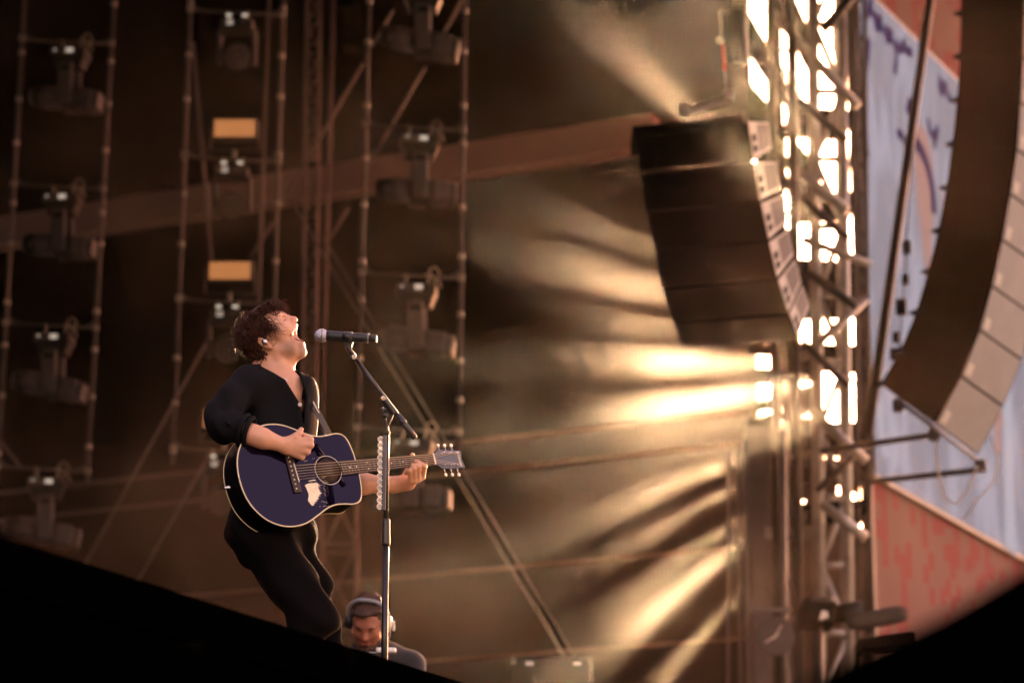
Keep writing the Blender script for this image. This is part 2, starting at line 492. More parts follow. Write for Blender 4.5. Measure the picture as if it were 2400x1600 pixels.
# ------------------------------------------------------------------ lattice towers
def lattice(name, label, cat, corners_px, y0, depth, py0, py1, step, r, rd, m, group=None, zz=True, seed=0, full=True):
    """box truss: corners_px = ((px_left at py0, at py1), (px_right at py0, at py1)); front face at y0, back face at y0+depth"""
    (l0, l1), (r0, r1) = corners_px
    base = W((l1 + r1) / 2, py1, y0 + depth / 2)
    e = empty(name, Vector((base.x, base.y, DECK)), label, cat, group)
    rr = random.Random(seed)
    def pt(side, back, py):
        t = (py - py0) / (py1 - py0)
        px = (l0 + (l1 - l0) * t) if side == 0 else (r0 + (r1 - r0) * t)
        p = W(px, py, y0)
        return p + Vector((p.x / y0 * depth * .3, depth, 0)) if back else p
    for s in (0, 1):
        for k in (0, 1): pipe(pt(s, k, py0), pt(s, k, py1), r, 'chord', m, e, 10)
    n = max(1, int((py1 - py0) / step))
    for i in range(n + 1):
        pa = py0 + (py1 - py0) * i / n; pb_ = py0 + (py1 - py0) * (i + 1) / n
        for k in (0, 1):
            if k == 0 or full: pipe(pt(0, k, pa), pt(1, k, pa), rd, 'rung', m, e, 6)
            if i < n and (k == 0 or full):
                a, c = (0, 1) if (i + k) % 2 == 0 or not zz else (1, 0)
                pipe(pt(a, k, pa), pt(c, k, pb_), rd, 'diagonal', m, e, 6)
        for s in (0, 1):
            pipe(pt(s, 0, pa), pt(s, 1, pa), rd, 'rung', m, e, 6)
            if i < n and full:
                a, c = (0, 1) if (i + s) % 2 == 0 else (1, 0)
                pipe(pt(s, a, pa), pt(s, c, pb_), rd, 'diagonal', m, e, 6)
    return e

lattice('roof_tower', 'slim lattice mast rising behind the singer\'s head', 'truss tower', ((722, 700), (752, 730)), 35.0, .3, -300, 1590, 66, .02, .012, M['scaff'], 'lattice towers')
lattice('scaffold_tower', 'scaffold tower low behind the mic stand', 'scaffold', ((752, 748), (836, 834)), 36.5, .6, 1090, 1640, 150, .026, .018, M['scaff'], 'lattice towers')
# the backlit tower by the sunset gap: two nested box trusses and a heavy outer leg
TW = lattice('truss_tower', 'backlit box truss tower with the low sun glaring through its gaps', 'truss tower', ((1904, 1926), (1968, 1992)), 30.0, .40, -260, 1640, 150, .056, .040, M['alu'], 'lattice towers', full=False)
lattice('truss_tower', 'slender truss mast between the backlit tower and the video screen', 'truss tower', ((2000, 2016), (2024, 2044)), 30.9, .2, -260, 1640, 74, .020, .012, M['dark_metal'], 'lattice towers', full=False)
lattice('truss_tower', 'wide braced scaffold leg left of the backlit tower, beside the small speaker array', 'scaffold', ((1806, 1830), (1856, 1876)), 28.6, .5, -260, 1640, 176, .040, .026, M['dark_metal'], 'lattice towers', zz=False, full=False)

# plank decks added inside the backlit tower to break up the sun glow
for k, (py0, th, x0, x1) in enumerate([(250, 16, 1850, 2000), (455, 18, 1866, 2010), (606, 26, 1866, 2030), (676, 30, 1870, 2036), (802, 22, 1870, 2036), (994, 30, 1876, 2040), (1070, 26, 1880, 2040), (1176, 22, 1884, 2040)]):
    dk = empty('blocker_deck', W((x0 + x1) / 2, py0 + th, 31.6), 'added light-blocking plank deck in the backlit tower, %s from the top' % ['first', 'second', 'third', 'fourth', 'fifth', 'sixth', 'seventh', 'eighth'][k], 'deck', 'added light-blocking decks in the backlit tower')
    a, c = W(x0, py0, 31.6), W(x1, py0 + 8 * (-1) ** k, 31.6)
    h_ = th / FPX * 32
    for q in range(3):
        MB().prism([a + Vector((0, q * .31, 0)), c + Vector((0, q * .31, 0)), c + Vector((0, q * .31, -h_)), a + Vector((0, q * .31, -h_))], (0, .29, 0)).build('plank', M['cab_black'], dk)

# cables and thin ties strung through the backlit tower
rc = random.Random(5)
cb = empty('cable_bundle', W(1950, 1250, 31.2), 'bundle of thin cables and ties strung through the backlit tower', 'cables')
for k in range(34):
    x0 = rc.uniform(1866, 2020); y0 = rc.uniform(-60, 1050); L_ = rc.uniform(60, 260); dx = rc.choice((rc.uniform(-14, 14), rc.uniform(-90, 90)))
    p0, p1 = W(x0, y0, 31.2), W(max(1862, min(2036, x0 + dx)), y0 + L_, 31.2)
    mid = (p0 + p1) / 2 + Vector((rc.uniform(-.05, .05), 0, -.04))
    MB().tube(smooth([p0, mid, p1], 5), rc.uniform(.007, .014), 5).build('cable', M['dark_metal'], cb)

# tall cabinet added in the wing to hide the lower bright sky openings
cab_ = empty('wing_cabinet', Vector((W(1798, 1200, 29.8).x, 29.8, DECK)), 'tall dull brown cabinet added in the wing to hide bright openings, left of the tower and behind the clock', 'cabinet')
zc_ = W(1798, 992, 29.8).z; xa_, xb_ = W(1752, 1200, 29.8).x, W(1846, 1200, 29.8).x
MB().box(((xa_ + xb_) / 2, 30.05, (DECK + zc_) / 2), (xb_ - xa_, .5, zc_ - DECK), bev=.02).build('box', M['rail'], cab_)
for t in (.27, .73):
    MB().box((xa_ + (xb_ - xa_) * t, 29.79, (DECK + zc_) / 2 + .1), ((xb_ - xa_) * .42, .02, (zc_ - DECK) * .9), bev=.006).build('door', M['rail'], cab_)
    MB().box((xa_ + (xb_ - xa_) * (.5 - .05 if t < .5 else .5 + .05), 29.77, zc_ - 1.2), (.015, .02, .12)).build('door_handle', M['alu'], cab_)

# brown sheets added to the tower to block sun glow, leaving chinks of light
for k, (x0, x1, y0, y1) in enumerate([(1858, 1968, 1012, 1066), (1858, 1962, 1092, 1170), (1858, 2004, 1186, 1262), (1972, 2006, 1020, 1150), (2008, 2046, 960, 1010), (2006, 2044, 700, 770), (1974, 2000, 640, 690), (1868, 1900, 900, 960)]):
    c_ = [W(x0, y1, 32.4), W(x1, y1 + 6, 32.4), W(x1 + 4, y0, 32.4), W(x0 - 3, y0 + 10, 32.4)]
    tag(MB().prism(c_, (0, .02, 0)).build('blocker_sheet', M['rail']), ['widest sheet row\'s upper sheet on the backlit tower foot, level with the upper pull-back bar', 'added light-blocking sheet on the backlit tower foot, level with the lower pull-back bar', 'lowest and widest added dark sheet at the foot of the backlit tower', 'tall narrow added dark sheet on the right of the backlit tower foot', 'small added dark sheet on the slender mast just above the upper pull-back bar', 'small added dark sheet on the slender mast beside the pulley blocks', 'small added dark sheet high on the right of the backlit tower', 'small added dark sheet low on the left of the backlit tower'][k], 'sheet', 'added sheets blocking sun in the backlit tower')

# single scaffold poles and braces
for (p0, p1, y, r, lab) in [
    ((783, -60), (755, 1000), 35.6, .028, 'thin upright pole right of the lattice mast'),
    ((632, -60), (596, 1000), 33.0, .022, 'thin upright pole just left of the middle ladder\'s right leg'),
    ((452, 100), (500, 660), 33.0, .022, 'leaning pole left of the orange panels'),
    ((852, 148), (672, 456), 34.0, .022, 'brace slanting down left from the right-most ladder to the mast'),
    ((995, 158), (856, 400), 31.5, .020, 'short brace slanting across the right-most ladder above the pale beam'),
    ((921, 24), (871, 110), 31.5, .018, 'small brace at the top left of the right-most ladder'),
    ((1083, 0), (1032, 92), 31.5, .018, 'small brace at the top right of the right-most ladder'),
    ((817, 486), (772, 562), 34.0, .018, 'short brace above and right of the singer\'s hair'),
    ((641, 520), (586, 604), 34.0, .018, 'short brace beside the lower orange panel'),
    ((671, 452), (1340, 1570), 30.5, .013, 'long tensioned strap falling right from the mast, left one of the pair'),
    ((760, 560), (1360, 1560), 31.2, .012, 'long tensioned strap falling right from the mast, right one of the pair'),
    ((484, 802), (196, 1328), 32.2, .016, 'long strap slanting down left behind the singer\'s elbow'),
    ((498, 1050), (318, 1370), 31.4, .015, 'strap slanting down left below the middle ladder'),
    ((-10, 1020), (52, 1100), 32.0, .018, 'short brace at the far left edge'),
    ((1708, 1060), (1706, 1640), 29.0, .016, 'thin upright cable left of the clock, first of three'),
    ((1731, 1040), (1735, 1640), 29.3, .018, 'thin upright cable left of the clock, second of three'),
    ((1748, 1030), (1752, 1640), 29.6, .022, 'thin upright cable left of the clock, third of three'),
    ((1836, 1010), (1840, 1640), 27.6, .030, 'upright pole that carries the clock'),
    ]:
    tag(pipe(W(*p0, y), W(*p1, y), r, 'scaffold_brace' if abs(p0[0] - p1[0]) > 30 else 'scaffold_pole', M['scaff']), lab, 'pole')
# diagonal braces of the sunset gap, crossing from upper left to lower right
for k, (p0, p1, y, r) in enumerate([((1800, 20), (2010, 250), 29.6, 0.057), ((1790, 165), (1985, 330), 29.4, 0.049), ((1800, 345), (1985, 495), 29.5, 0.065),
                       ((1838, 430), (1990, 560), 29.7, 0.046), ((1880, 560), (2040, 620), 29.8, 0.046), ((1895, 640), (2010, 720), 29.6, 0.053),
                       ((1880, 840), (2030, 700), 29.9, 0.049), ((1880, 800), (1990, 905), 29.5, 0.046), ((1900, 960), (2030, 1080), 29.6, 0.053),
                       ((1915, 1150), (2030, 1040), 29.8, 0.042), ((1925, 1180), (2030, 1260), 29.6, 0.057), ((1930, 70), (2015, -30), 29.5, 0.057)]):
    tag(pipe(W(*p0, y), W(*p1, y), r, 'brace', M['dark_metal'] if k % 2 else M['alu']),
        'slanting brace across the sunset gap, %s counted from the top' % ['first', 'second', 'third', 'fourth', 'fifth', 'sixth', 'seventh', 'eighth', 'ninth', 'tenth', 'eleventh', 'crossing the frame top'][k], 'pole', 'braces across the sunset gap')

# black cloths added off the drape's end to cut the low sun into beams
def sun_blocker(f_hi, f_lo, px0, px1, lab, y=37.6):
    """slanting cloth between two angles of the fan of sun rays"""
    def p(px, f): return W(px, 870 - (2290 - px) * math.tan(math.radians(f)), y)
    q = [p(px0, f_lo), p(px1, f_lo), p(px1, f_hi), p(px0, f_hi)]
    e = empty('beam_blocker', q[0], lab, 'sun_blocker', 'added black cloths shaping the sun beams at the sunset gap')
    b = MB(); vs = []; fs = []
    for i in range(9):
        t = i / 8; w_ = Vector((0, .025 * math.sin(t * 9 + f_lo), 0))
        vs += [q[0] + (q[1] - q[0]) * t + w_, q[3] + (q[2] - q[3]) * t + w_]
        if i: fs.append((2 * i - 2, 2 * i, 2 * i + 1, 2 * i - 1))
    b.add(vs, fs, True); b.build('cloth', M['drape'], e)
    pipe(q[3] + Vector((-.1, .01, 0)), q[2] + Vector((0, .01, 0)), .012, 'bar', M['dark_metal'], e, 6)
opens = [(71, 69.5), (66, 64), (60.5, 57.5), (54, 52), (43.5, 40), (36, 34), (22, 20), (16.5, 13), (9, 8), (4.2, 0.8), (-3.6, -7.6), (-10.6, -11.6), (-14.5, -15.3), (-18.4, -20.6), (-24.6, -25.6), (-31, -32), (-34, -37), (-42.5, -43.6)]
hi = 80.0; ordn = ['first', 'second', 'third', 'fourth', 'fifth', 'sixth', 'seventh', 'eighth', 'ninth', 'tenth', 'eleventh', 'twelfth', 'thirteenth', 'fourteenth', 'fifteenth', 'sixteenth', 'seventeenth', 'eighteenth', 'nineteenth', 'twentieth']
cl_ = []
for (a, c) in opens: cl_.append((hi, a)); hi = c
cl_.append((hi, -72.0))
k2 = 0
for i, (a, c) in enumerate(cl_):
    sun_blocker(a, c, 1752, 1844, '%s from the top of the added sun-blocking cloths nearest the drape' % ordn[i])
    if c < 9 or a > 47:
        sun_blocker(a, c, 1860, 1916, '%s from the top of the added sun-blocking cloths behind the tower' % ordn[k2], 37.9); k2 += 1
a_ = W(1840, 1300, 37.3); c_ = W(1864, 1300, 37.3)  # narrow drape added to close the sun gap between the two cloth columns
b = MB(); b.prism([Vector((a_.x, a_.y, DECK)), Vector((c_.x, c_.y, DECK)), Vector((c_.x, c_.y, 19)), Vector((a_.x, a_.y, 19))], (0, .04, 0))
tag(b.build('sun_blocking_drape', M['drape']), 'narrow black drape added to block the sun left of the backlit tower', 'drape')

# ------------------------------------------------------------------ small speaker array beside the tower
def hexa(F, R_):
    """8 corners: front (tl, tr, br, bl), rear (tl, tr, br, bl)"""
    return [*F, *R_], [(0, 1, 2, 3), (7, 6, 5, 4), (0, 4, 5, 1), (1, 5, 6, 2), (2, 6, 7, 3), (3, 7, 4, 0)]
def quad_at(q, u0, v0, u1, v1, off):
    """sub-quad of q=(tl,tr,br,bl) lifted along its outward normal"""
    def bl(u, v): return (q[0] * (1 - u) + q[1] * u) * (1 - v) + (q[3] * (1 - u) + q[2] * u) * v
    n = (q[1] - q[0]).cross(q[3] - q[0]).normalized()
    if n.dot(CAM - q[0]) < 0: n = -n
    return [bl(u0, v0) + n * off, bl(u1, v0) + n * off, bl(u1, v1) + n * off, bl(u0, v1) + n * off], n
sp = empty('small_speaker_array', W(1800, 800, 24.4), 'small curved array of six speakers with pale handle-holed sides, hanging left of the tower', 'speaker array')
side = [((1750, 282), (1802, 286), (1810, 349), (1764, 378)), ((1764, 380), (1819, 376), (1829, 445), (1779, 474)),
        ((1781, 475), (1834, 456), (1846, 520), (1800, 565)), ((1800, 567), (1848, 535), (1861, 596), (1819, 655)),
        ((1821, 657), (1863, 606), (1878, 659), (1846, 736)), ((1848, 736), (1880, 665), (1898, 713), (1869, 797))]
for (tl, tr, br, bl) in side:
    FR_t, FR_b = W(*tl, 24.2), W(*bl, 24.2)
    RR_t, RR_b = W(*tr, 24.75), W(*br, 24.75)
    lv = Vector((-1.0, .12, -.05))
    q = (FR_t, RR_t, RR_b, FR_b)
    gap = (FR_b - FR_t) * .012
    vs, fs = hexa([FR_t + lv + gap, FR_t + gap, FR_b - gap, FR_b + lv - gap], [RR_t + lv + gap, RR_t + gap, RR_b - gap, RR_b + lv - gap])
    cab = MB().add(vs, fs).build('cabinet', M['cab_black'], sp)
    for (u0, v0, u1, v1, nm, m, o) in ((.04, .03, .96, .97, 'side_panel', M['cab_side_pale'], .004), (.40, .10, .92, .86, 'side_recess', M['recess'], .007),
                                       (.10, .36, .30, .56, 'handle_hole', M['hole'], .007), (.10, .64, .30, .82, 'handle_hole', M['hole'], .007)):
        pq, n = quad_at(q, u0, v0, u1, v1, o)
        MB().prism(pq, -n * .003).build(nm, m, cab)
fl = W(1482, 296, 24.3); fr = W(1746, 268, 24.2)
b = MB(); b.prism([fl, fr, W(1748, 290, 24.2), W(1484, 322, 24.3)], (0, .5, 0)); b.build('fly_frame', M['cab_black'], sp)
b = MB(); b.prism([W(1738, 262, 24.15), W(1750, 262, 24.15), W(1754, 284, 24.15), W(1742, 284, 24.15)], (0, .08, 0)); b.build('frame_bracket', M['cab_side_pale'], sp)
bar = MB(); bar.prism([W(1609, 252, 24.2), W(1704, 219, 24.2), W(1712, 236, 24.2), W(1612, 268, 24.2)], (0, .1, 0)); bo = bar.build('spreader_bar', M['white_paint'], sp)
for k in range(9):
    c = W(1622 + k * 9.2, 251 - k * 3.2, 24.195)
    MB().box(c, (.018, .01, .035)).build('slot', M['hole'], bo)
for (x, y_) in ((1604, 258), (1706, 226)):
    MB().box(W(x, y_, 24.2), (.09, .14, .09), bev=.015).build('clamp', M['white_paint'], sp)
ch = empty('chain_hoist', W(1727, 150, 24.4), 'dark chain hoist motor above the small speaker array', 'chain hoist')
MB().lathe([(0, 0), (.085, 0), (.105, .05), (.105, .42), (.09, .5), (0, .5)], W(1727, 150, 24.4), (0, 0, 1), 16).build('motor', M['black_plastic'], ch)
MB().box(W(1735, 10, 24.4), (.12, .12, .1), bev=.02).build('hook_block', M['dark_metal'], ch)
for k in range(26):
    c = W(1688 + k * .6, 30 + k * 7.4, 24.3)
    b = MB(); b.lathe([(.011, -.016), (.013, 0), (.011, .016)], c, (0, 0, 1) if k % 2 else (.2, .0, 1), 6)
    b.build('chain_link', M['red_paint'] if 9 < k < 19 else M['steel'], ch)
b = MB(); b.lathe([(0, -.035), (.028, -.02), (.036, 0), (.028, .02), (0, .035)], W(1688, 95, 24.28), (0, 1, 0), 12); b.build('hook', M['white_paint'], ch)

# ------------------------------------------------------------------ big speaker array at right
LL = [(2257, -172), (2255, -70), (2252, 32), (2250, 133), (2243, 236), (2232, 339), (2218, 441), (2199, 542), (2175, 638), (2146, 734), (2110, 822), (2063, 901)]
MM = [(2400, -190), (2400, -78), (2399, 30), (2396, 135), (2390, 240), (2382, 351), (2366, 455), (2347, 562), (2323, 670), (2295, 773), (2251, 881), (2191, 993)]
ba = empty('large_speaker_array', W(2180, 1000, 28), 'large curved black speaker array hanging in front of the video screen', 'speaker array')
for i in range(len(LL) - 1):
    a, bq, c, d = W(*LL[i], 28.3), W(*MM[i], 27.6), W(*MM[i + 1], 27.6), W(*LL[i + 1], 28.3)
    off0 = (100, 62 + i * 1.0); off1 = (100, 63 + i * 1.0)
    rb, rc = W(MM[i][0] + off0[0], MM[i][1] + off0[1], 28.3), W(MM[i + 1][0] + off1[0], MM[i + 1][1] + off1[1], 28.3)
    g = (d - a) * .014
    vs, fs = hexa([a + g, bq + g, c - g, d - g], [a + (rb - bq) + g, rb + g, rc - g, d + (rc - c) - g])
    cab = MB().add(vs, fs).build('cabinet', M['cab_black'], ba)
    pq, n = quad_at((bq, rb, rc, c), .02, .02, .98, .97, .004); MB().prism(pq, -n * .003).build('side_panel', M['cab_side'], cab)
    pq, n = quad_at((bq, rb, rc, c), .06, .66, .17, .90, .008); MB().prism(pq, -n * .003).build('label_plate', M['cab_side_pale'], cab)
    pq, n = quad_at((a, bq, c, d), .03, .04, .97, .96, .004); MB().prism(pq, -n * .003).build('grille', M['cab_black'], cab)
    t0 = d; MB().prism([t0 + Vector((-.07, .02, .015)), t0 + Vector((.02, .02, .06)), t0 + Vector((.02, .02, -.02))], (0, .05, 0)).build('rigging_lug', M['cab_black'], cab)
be0, be1 = W(2100, 935, 28.0), W(2300, 1085, 27.9)
MB().tube([be0, W(2191, 1003, 27.65), be1], .022, 8).build('bottom_bar', M['steel'], ba)
for c in (W(2190, 1018, 27.7), W(2298, 1092, 27.9), W(2105, 950, 28)):
    MB().box(c, (.11, .1, .13), bev=.02).build('bar_clamp', M['dark_metal'], ba)
for (p0, p1, lab) in (((1925, 1056), (2192, 1018), 'upper steel pull-back bar from the tower to the large speaker array'), ((2040, 1128), (2300, 1100), 'lower steel pull-back bar from the tower to the large speaker array')):
    tag(pipe(W(*p0, 29.0), W(*p1, 27.85), .032, 'pullback_bar', M['dark_metal']), lab, 'bar')
tag(MB().tube([W(2194, 1030, 27.8), W(2198, 1100, 27.8), W(2212, 1165, 27.8), W(2240, 1182, 27.8), W(2268, 1150, 27.8), W(2290, 1092, 27.8)], .012, 6).build('speaker_cable', M['cable']), 'pale cable looping under the large speaker array', 'cable')
tag(MB().tube([W(2322, 1020, 28.6), W(2338, 1080, 28.6), W(2330, 1130, 28.6), W(2290, 1170, 28.6), W(2262, 1215, 28.6)], .010, 6).build('speaker_cable', M['cable']), 'thin cable dropping from the right of the large speaker array', 'cable')
tag(pipe(W(2192, -80, 29.2), W(2034, 1020, 29.2), .052, 'hanging_pole', M['dark_metal']), 'thick dark leaning pole crossing in front of the video screen', 'pole')
hc = empty('hoist_chain', W(2100, 900, 29.0), 'hanging chain and pulley blocks beside the leaning pole', 'chain')
prev = None
for k in range(60):
    t = k / 59
    MB().lathe([(.012, -.02), (.016, 0), (.012, .02)], W(2158 - 52 * t, 60 + 800 * t, 29.0), (0.15 * (-1) ** k, 0, 1), 6).build('chain_link', M['dark_metal'], hc)
for (x, y_, s) in ((2125, 580, .09), (2122, 655, .07), (2112, 720, .11), (2100, 790, .07), (2095, 830, .08)):
    MB().box(W(x, y_, 28.95), (s, .08, s * 1.6), bev=.015).build('pulley_block', M['dark_metal'], hc)
# ------------------------------------------------------------------ video screen and printed wall behind the large array
s0 = W(2042, 600, 32.0); s1 = W(2400, 600, 37.7)
sd = (Vector((s1.x, s1.y, 0)) - Vector((s0.x, s0.y, 0))).normalized()
SN = Vector((-sd.y, sd.x, 0)) * 1.0
if SN.dot(Vector((0, 0, 0)) - Vector((s0.x, s0.y, 0))) < 0: SN = -SN
S0 = Vector((s0.x, s0.y, 0))
def scr_uv(px, py, off=0.0):
    d = W(px, py, 1.0) - CAM
    t = (S0 - CAM).dot(SN) / d.dot(SN)
    p = CAM + d * t
    return (p - S0).dot(sd), p.z
def scr_pt(u, z, off=0.0): return S0 + sd * u + Vector((0, 0, z)) + SN * off
zt = (scr_uv(2067, 0)[1] + scr_uv(2251, 195)[1]) / 2
zb = (scr_uv(2051, 1088)[1] + scr_uv(2235, 1203)[1] + scr_uv(2390, 1308)[1]) / 3

def nodes(m):
    m.use_nodes = True
    return m.node_tree, m.node_tree.nodes['Principled BSDF']
def N(nt, t, **kw):
    n = nt.nodes.new(t)
    for k, v in kw.items(): setattr(n, k, v)
    return n
def math_n(nt, op, a, c=None, clamp=False):
    n = N(nt, 'ShaderNodeMath', operation=op, use_clamp=clamp)
    for i, x in enumerate((a, c)):
        if x is None: continue
        if isinstance(x, (int, float)): n.inputs[i].default_value = x
        else: nt.links.new(x, n.inputs[i])
    return n.outputs[0]
def mixc(nt, fac, a, c):
    n = N(nt, 'ShaderNodeMix', data_type='RGBA')
    for i, x in ((0, fac), (6, a), (7, c)):
        if isinstance(x, (int, float)): n.inputs[i].default_value = x
        elif isinstance(x, tuple): n.inputs[i].default_value = (*x, 1)
        else: nt.links.new(x, n.inputs[i])
    return n.outputs[2]

# the picture on the screen: pale lavender sheet above, a grey close-up with pale cloth shapes below
m = bpy.data.materials.new('screen_picture'); nt, bs = nodes(m)
tc = N(nt, 'ShaderNodeTexCoord'); sx = N(nt, 'ShaderNodeSeparateXYZ'); nt.links.new(tc.outputs['Object'], sx.inputs[0])
U_, Z_ = sx.outputs[0], sx.outputs[2]
nz = N(nt, 'ShaderNodeTexNoise'); nz.inputs['Scale'].default_value = 0.9; nz.inputs['Detail'].default_value = 6
mp = N(nt, 'ShaderNodeMapping'); mp.inputs['Scale'].default_value = (1.5, 1, 0.6); nt.links.new(tc.outputs['Object'], mp.inputs[0]); nt.links.new(mp.outputs[0], nz.inputs[0])
lav = mixc(nt, nz.outputs[0], (0.40, 0.33, 0.50), (0.60, 0.53, 0.70))
wv = N(nt, 'ShaderNodeTexNoise'); wv.inputs['Scale'].default_value = 1.3; wv.inputs['Detail'].default_value = 2; wv.inputs['Distortion'].default_value = 0.6
mp2 = N(nt, 'ShaderNodeMapping'); mp2.inputs['Scale'].default_value = (2.2, 1, 0.5); nt.links.new(tc.outputs['Object'], mp2.inputs[0]); nt.links.new(mp2.outputs[0], wv.inputs[0])
wr_ = N(nt, 'ShaderNodeMapRange'); wr_.inputs[1].default_value = 0.47; wr_.inputs[2].default_value = 0.62; nt.links.new(wv.outputs[0], wr_.inputs[0])
low = mixc(nt, wr_.outputs[0], (0.40, 0.35, 0.41), (0.55, 0.50, 0.60))
SPLIT = scr_uv(2060, 925)[1]
edge = math_n(nt, 'ADD', Z_, math_n(nt, 'MULTIPLY', nz.outputs[0], 0.9))
colr = mixc(nt, math_n(nt, 'GREATER_THAN', edge, SPLIT + .45), low, lav)
nt.links.new(colr, bs.inputs['Emission Color']); bs.inputs['Emission Strength'].default_value = SCREEN_E
bs.inputs['Base Color'].default_value = (0.02, 0.02, 0.02, 1); bs.inputs['Roughness'].default_value = 1.0; bs.inputs['Specular IOR Level'].default_value = 0.0
screen = empty('video_screen', S0 + Vector((0, 0, zb)), 'large LED video screen with pale lavender picture and dark handwriting', 'video screen')
screen.rotation_euler = (0, 0, math.atan2(sd.y, sd.x))
b = MB(); b.box((4.02, .085, (zt - zb) / 2), (8.0, .07, zt - zb + .1)); b.build('cabinet', M['black_plastic'], screen, world=False)
b = MB(); b.quad((0.03, .045, 0), (8.0, .045, 0), (8.0, .045, zt - zb), (0.03, .045, zt - zb))
SSIGN = 1.0 if (Matrix.Rotation(math.atan2(sd.y, sd.x), 3, 'Z') @ Vector((0, -1, 0))).dot(SN) > 0 else -1.0
pic = b.build('picture', m, screen, world=False)
for v in pic.data.vertices: v.co.z += 0
M['ink'] = mat('ink', (0.006, 0.004, 0.008), 1.0, spec=0.0, emit=(0.14, 0.07, 0.22), emit_s=0.22)
M['peach'] = mat('peach', (0.02, 0.012, 0.01), 1.0, spec=0.0, emit=(0.75, 0.40, 0.34), emit_s=0.37)
M['pale_cloth'] = mat('pale_cloth', (0.02, 0.02, 0.02), 1.0, spec=0.0, emit=(0.72, 0.66, 0.76), emit_s=0.4)
def loc_pt(px, py, off):
    u, z = scr_uv(px, py)
    return Vector((u, .045 - off, z - zb))
def stroke(pts, r, nm='handwriting', m_='ink', off=.006):
    P = [loc_pt(x, y, off) for (x, y) in pts]
    # smooth the polyline
    Q = []
    for i in range(len(P) - 1):
        p0, p1, p2, p3 = P[max(0, i - 1)], P[i], P[i + 1], P[min(len(P) - 1, i + 2)]
        for k in range(6):
            t = k / 6
            Q.append(.5 * ((2 * p1) + (p2 - p0) * t + (2 * p0 - 5 * p1 + 4 * p2 - p3) * t * t + (3 * p1 - p0 - 3 * p2 + p3) * t ** 3))
    Q.append(P[-1])
    b = MB(); vs = []; fs = []
    for i, q in enumerate(Q):
        d = (Q[min(i + 1, len(Q) - 1)] - Q[max(i - 1, 0)]).normalized()
        nn = Vector((-d.z, 0, d.x)) * r
        vs += [q + nn, q - nn]
        if i: fs.append((2 * i - 2, 2 * i - 1, 2 * i + 1, 2 * i))
    b.add(vs, fs); return b.build(nm, M[m_], pic, world=False)
for pts in ([(2036, -4), (2034, 22), (2040, 34), (2046, 14), (2048, -6), (2050, 26), (2056, 40)],
            [(2062, 30), (2059, 52), (2064, 66), (2070, 48), (2071, 36), (2072, 60), (2078, 72)],
            [(2088, 62), (2083, 76), (2086, 92), (2094, 84), (2096, 70), (2098, 92), (2104, 108), (2108, 140), (2104, 172)],
            [(2112, 92), (2112, 112), (2120, 116), (2126, 98), (2130, 118), (2138, 120), (2146, 124)],
            [(2212, 178), (2210, 208), (2216, 214), (2222, 196), (2228, 224), (2236, 230)],
            [(2140, 228), (2136, 250), (2132, 262)], [(2182, 276), (2186, 304), (2196, 318), (2204, 300), (2200, 322), (2196, 346)],
            [(2110, 316), (2116, 312), (2124, 322), (2128, 336)], [(2044, 90), (2038, 160)]):
    stroke(pts, .062)
f_ = MB()
cu, cz = scr_uv(2176, 480)
f_.add([Vector((cu + .30 * math.cos(a) + .10 * math.sin(2 * a), .045 - .004, cz - zb + 1.05 * math.sin(a))) for a in [k * math.pi / 14 for k in range(28)]], [tuple(range(28))])
f_.build('picture_face', M['peach'], pic, world=False)
stroke([(2152, 330), (2172, 366), (2190, 430), (2196, 500)], .10, 'picture_hair', 'ink', .008)
for pts, r in (([(2362, 880), (2370, 1000), (2372, 1100), (2376, 1290)], .22), ([(2068, 940), (2074, 1010), (2084, 1070)], .10), ([(2098, 985), (2108, 1030), (2106, 1090)], .06)):
    stroke(pts, r, 'picture_cloth', 'pale_cloth', .005)
stroke([(2352, 960), (2344, 1010), (2348, 1060)], .12, 'picture_arm', 'peach', .009)

m = bpy.data.materials.new('printed_wall'); nt, bs = nodes(m)
tc = N(nt, 'ShaderNodeTexCoord'); sx = N(nt, 'ShaderNodeSeparateXYZ'); nt.links.new(tc.outputs['Object'], sx.inputs[0])
cu_ = math_n(nt, 'FLOOR', math_n(nt, 'MULTIPLY', sx.outputs[0], 4.8))
sh = N(nt, 'ShaderNodeTexWhiteNoise', noise_dimensions='1D'); nt.links.new(cu_, sh.inputs['W'])
cz_ = math_n(nt, 'FLOOR', math_n(nt, 'ADD', math_n(nt, 'MULTIPLY', sx.outputs[2], 4.6), math_n(nt, 'MULTIPLY', sh.outputs[0], 0.5)))
cmb = N(nt, 'ShaderNodeCombineXYZ'); nt.links.new(cu_, cmb.inputs[0]); nt.links.new(cz_, cmb.inputs[1])
wn2 = N(nt, 'ShaderNodeTexWhiteNoise', noise_dimensions='3D'); nt.links.new(cmb.outputs[0], wn2.inputs['Vector'])
# blocks thin out away from the screen's lower edge
fade = N(nt, 'ShaderNodeMapRange'); fade.inputs[1].default_value = zb - 2.6; fade.inputs[2].default_value = zb - 0.3; fade.inputs[3].default_value = 1.02; fade.inputs[4].default_value = 0.58
nt.links.new(sx.outputs[2], fade.inputs[0])
hit = math_n(nt, 'GREATER_THAN', wn2.outputs[0], fade.outputs[0])
base = N(nt, 'ShaderNodeTexNoise'); base.inputs['Scale'].default_value = 0.7; nt.links.new(tc.outputs['Object'], base.inputs[0])
bc = mixc(nt, base.outputs[0], (0.17, 0.088, 0.072), (0.22, 0.118, 0.098))
nt.links.new(mixc(nt, hit, bc, (0.22, 0.060, 0.058)), bs.inputs['Base Color']); bs.inputs['Roughness'].default_value = 0.95; bs.inputs['Specular IOR Level'].default_value = 0.05
pw = empty('printed_wall', S0, 'reddish brown printed wall with red pixel blocks under and above the video screen', 'wall')
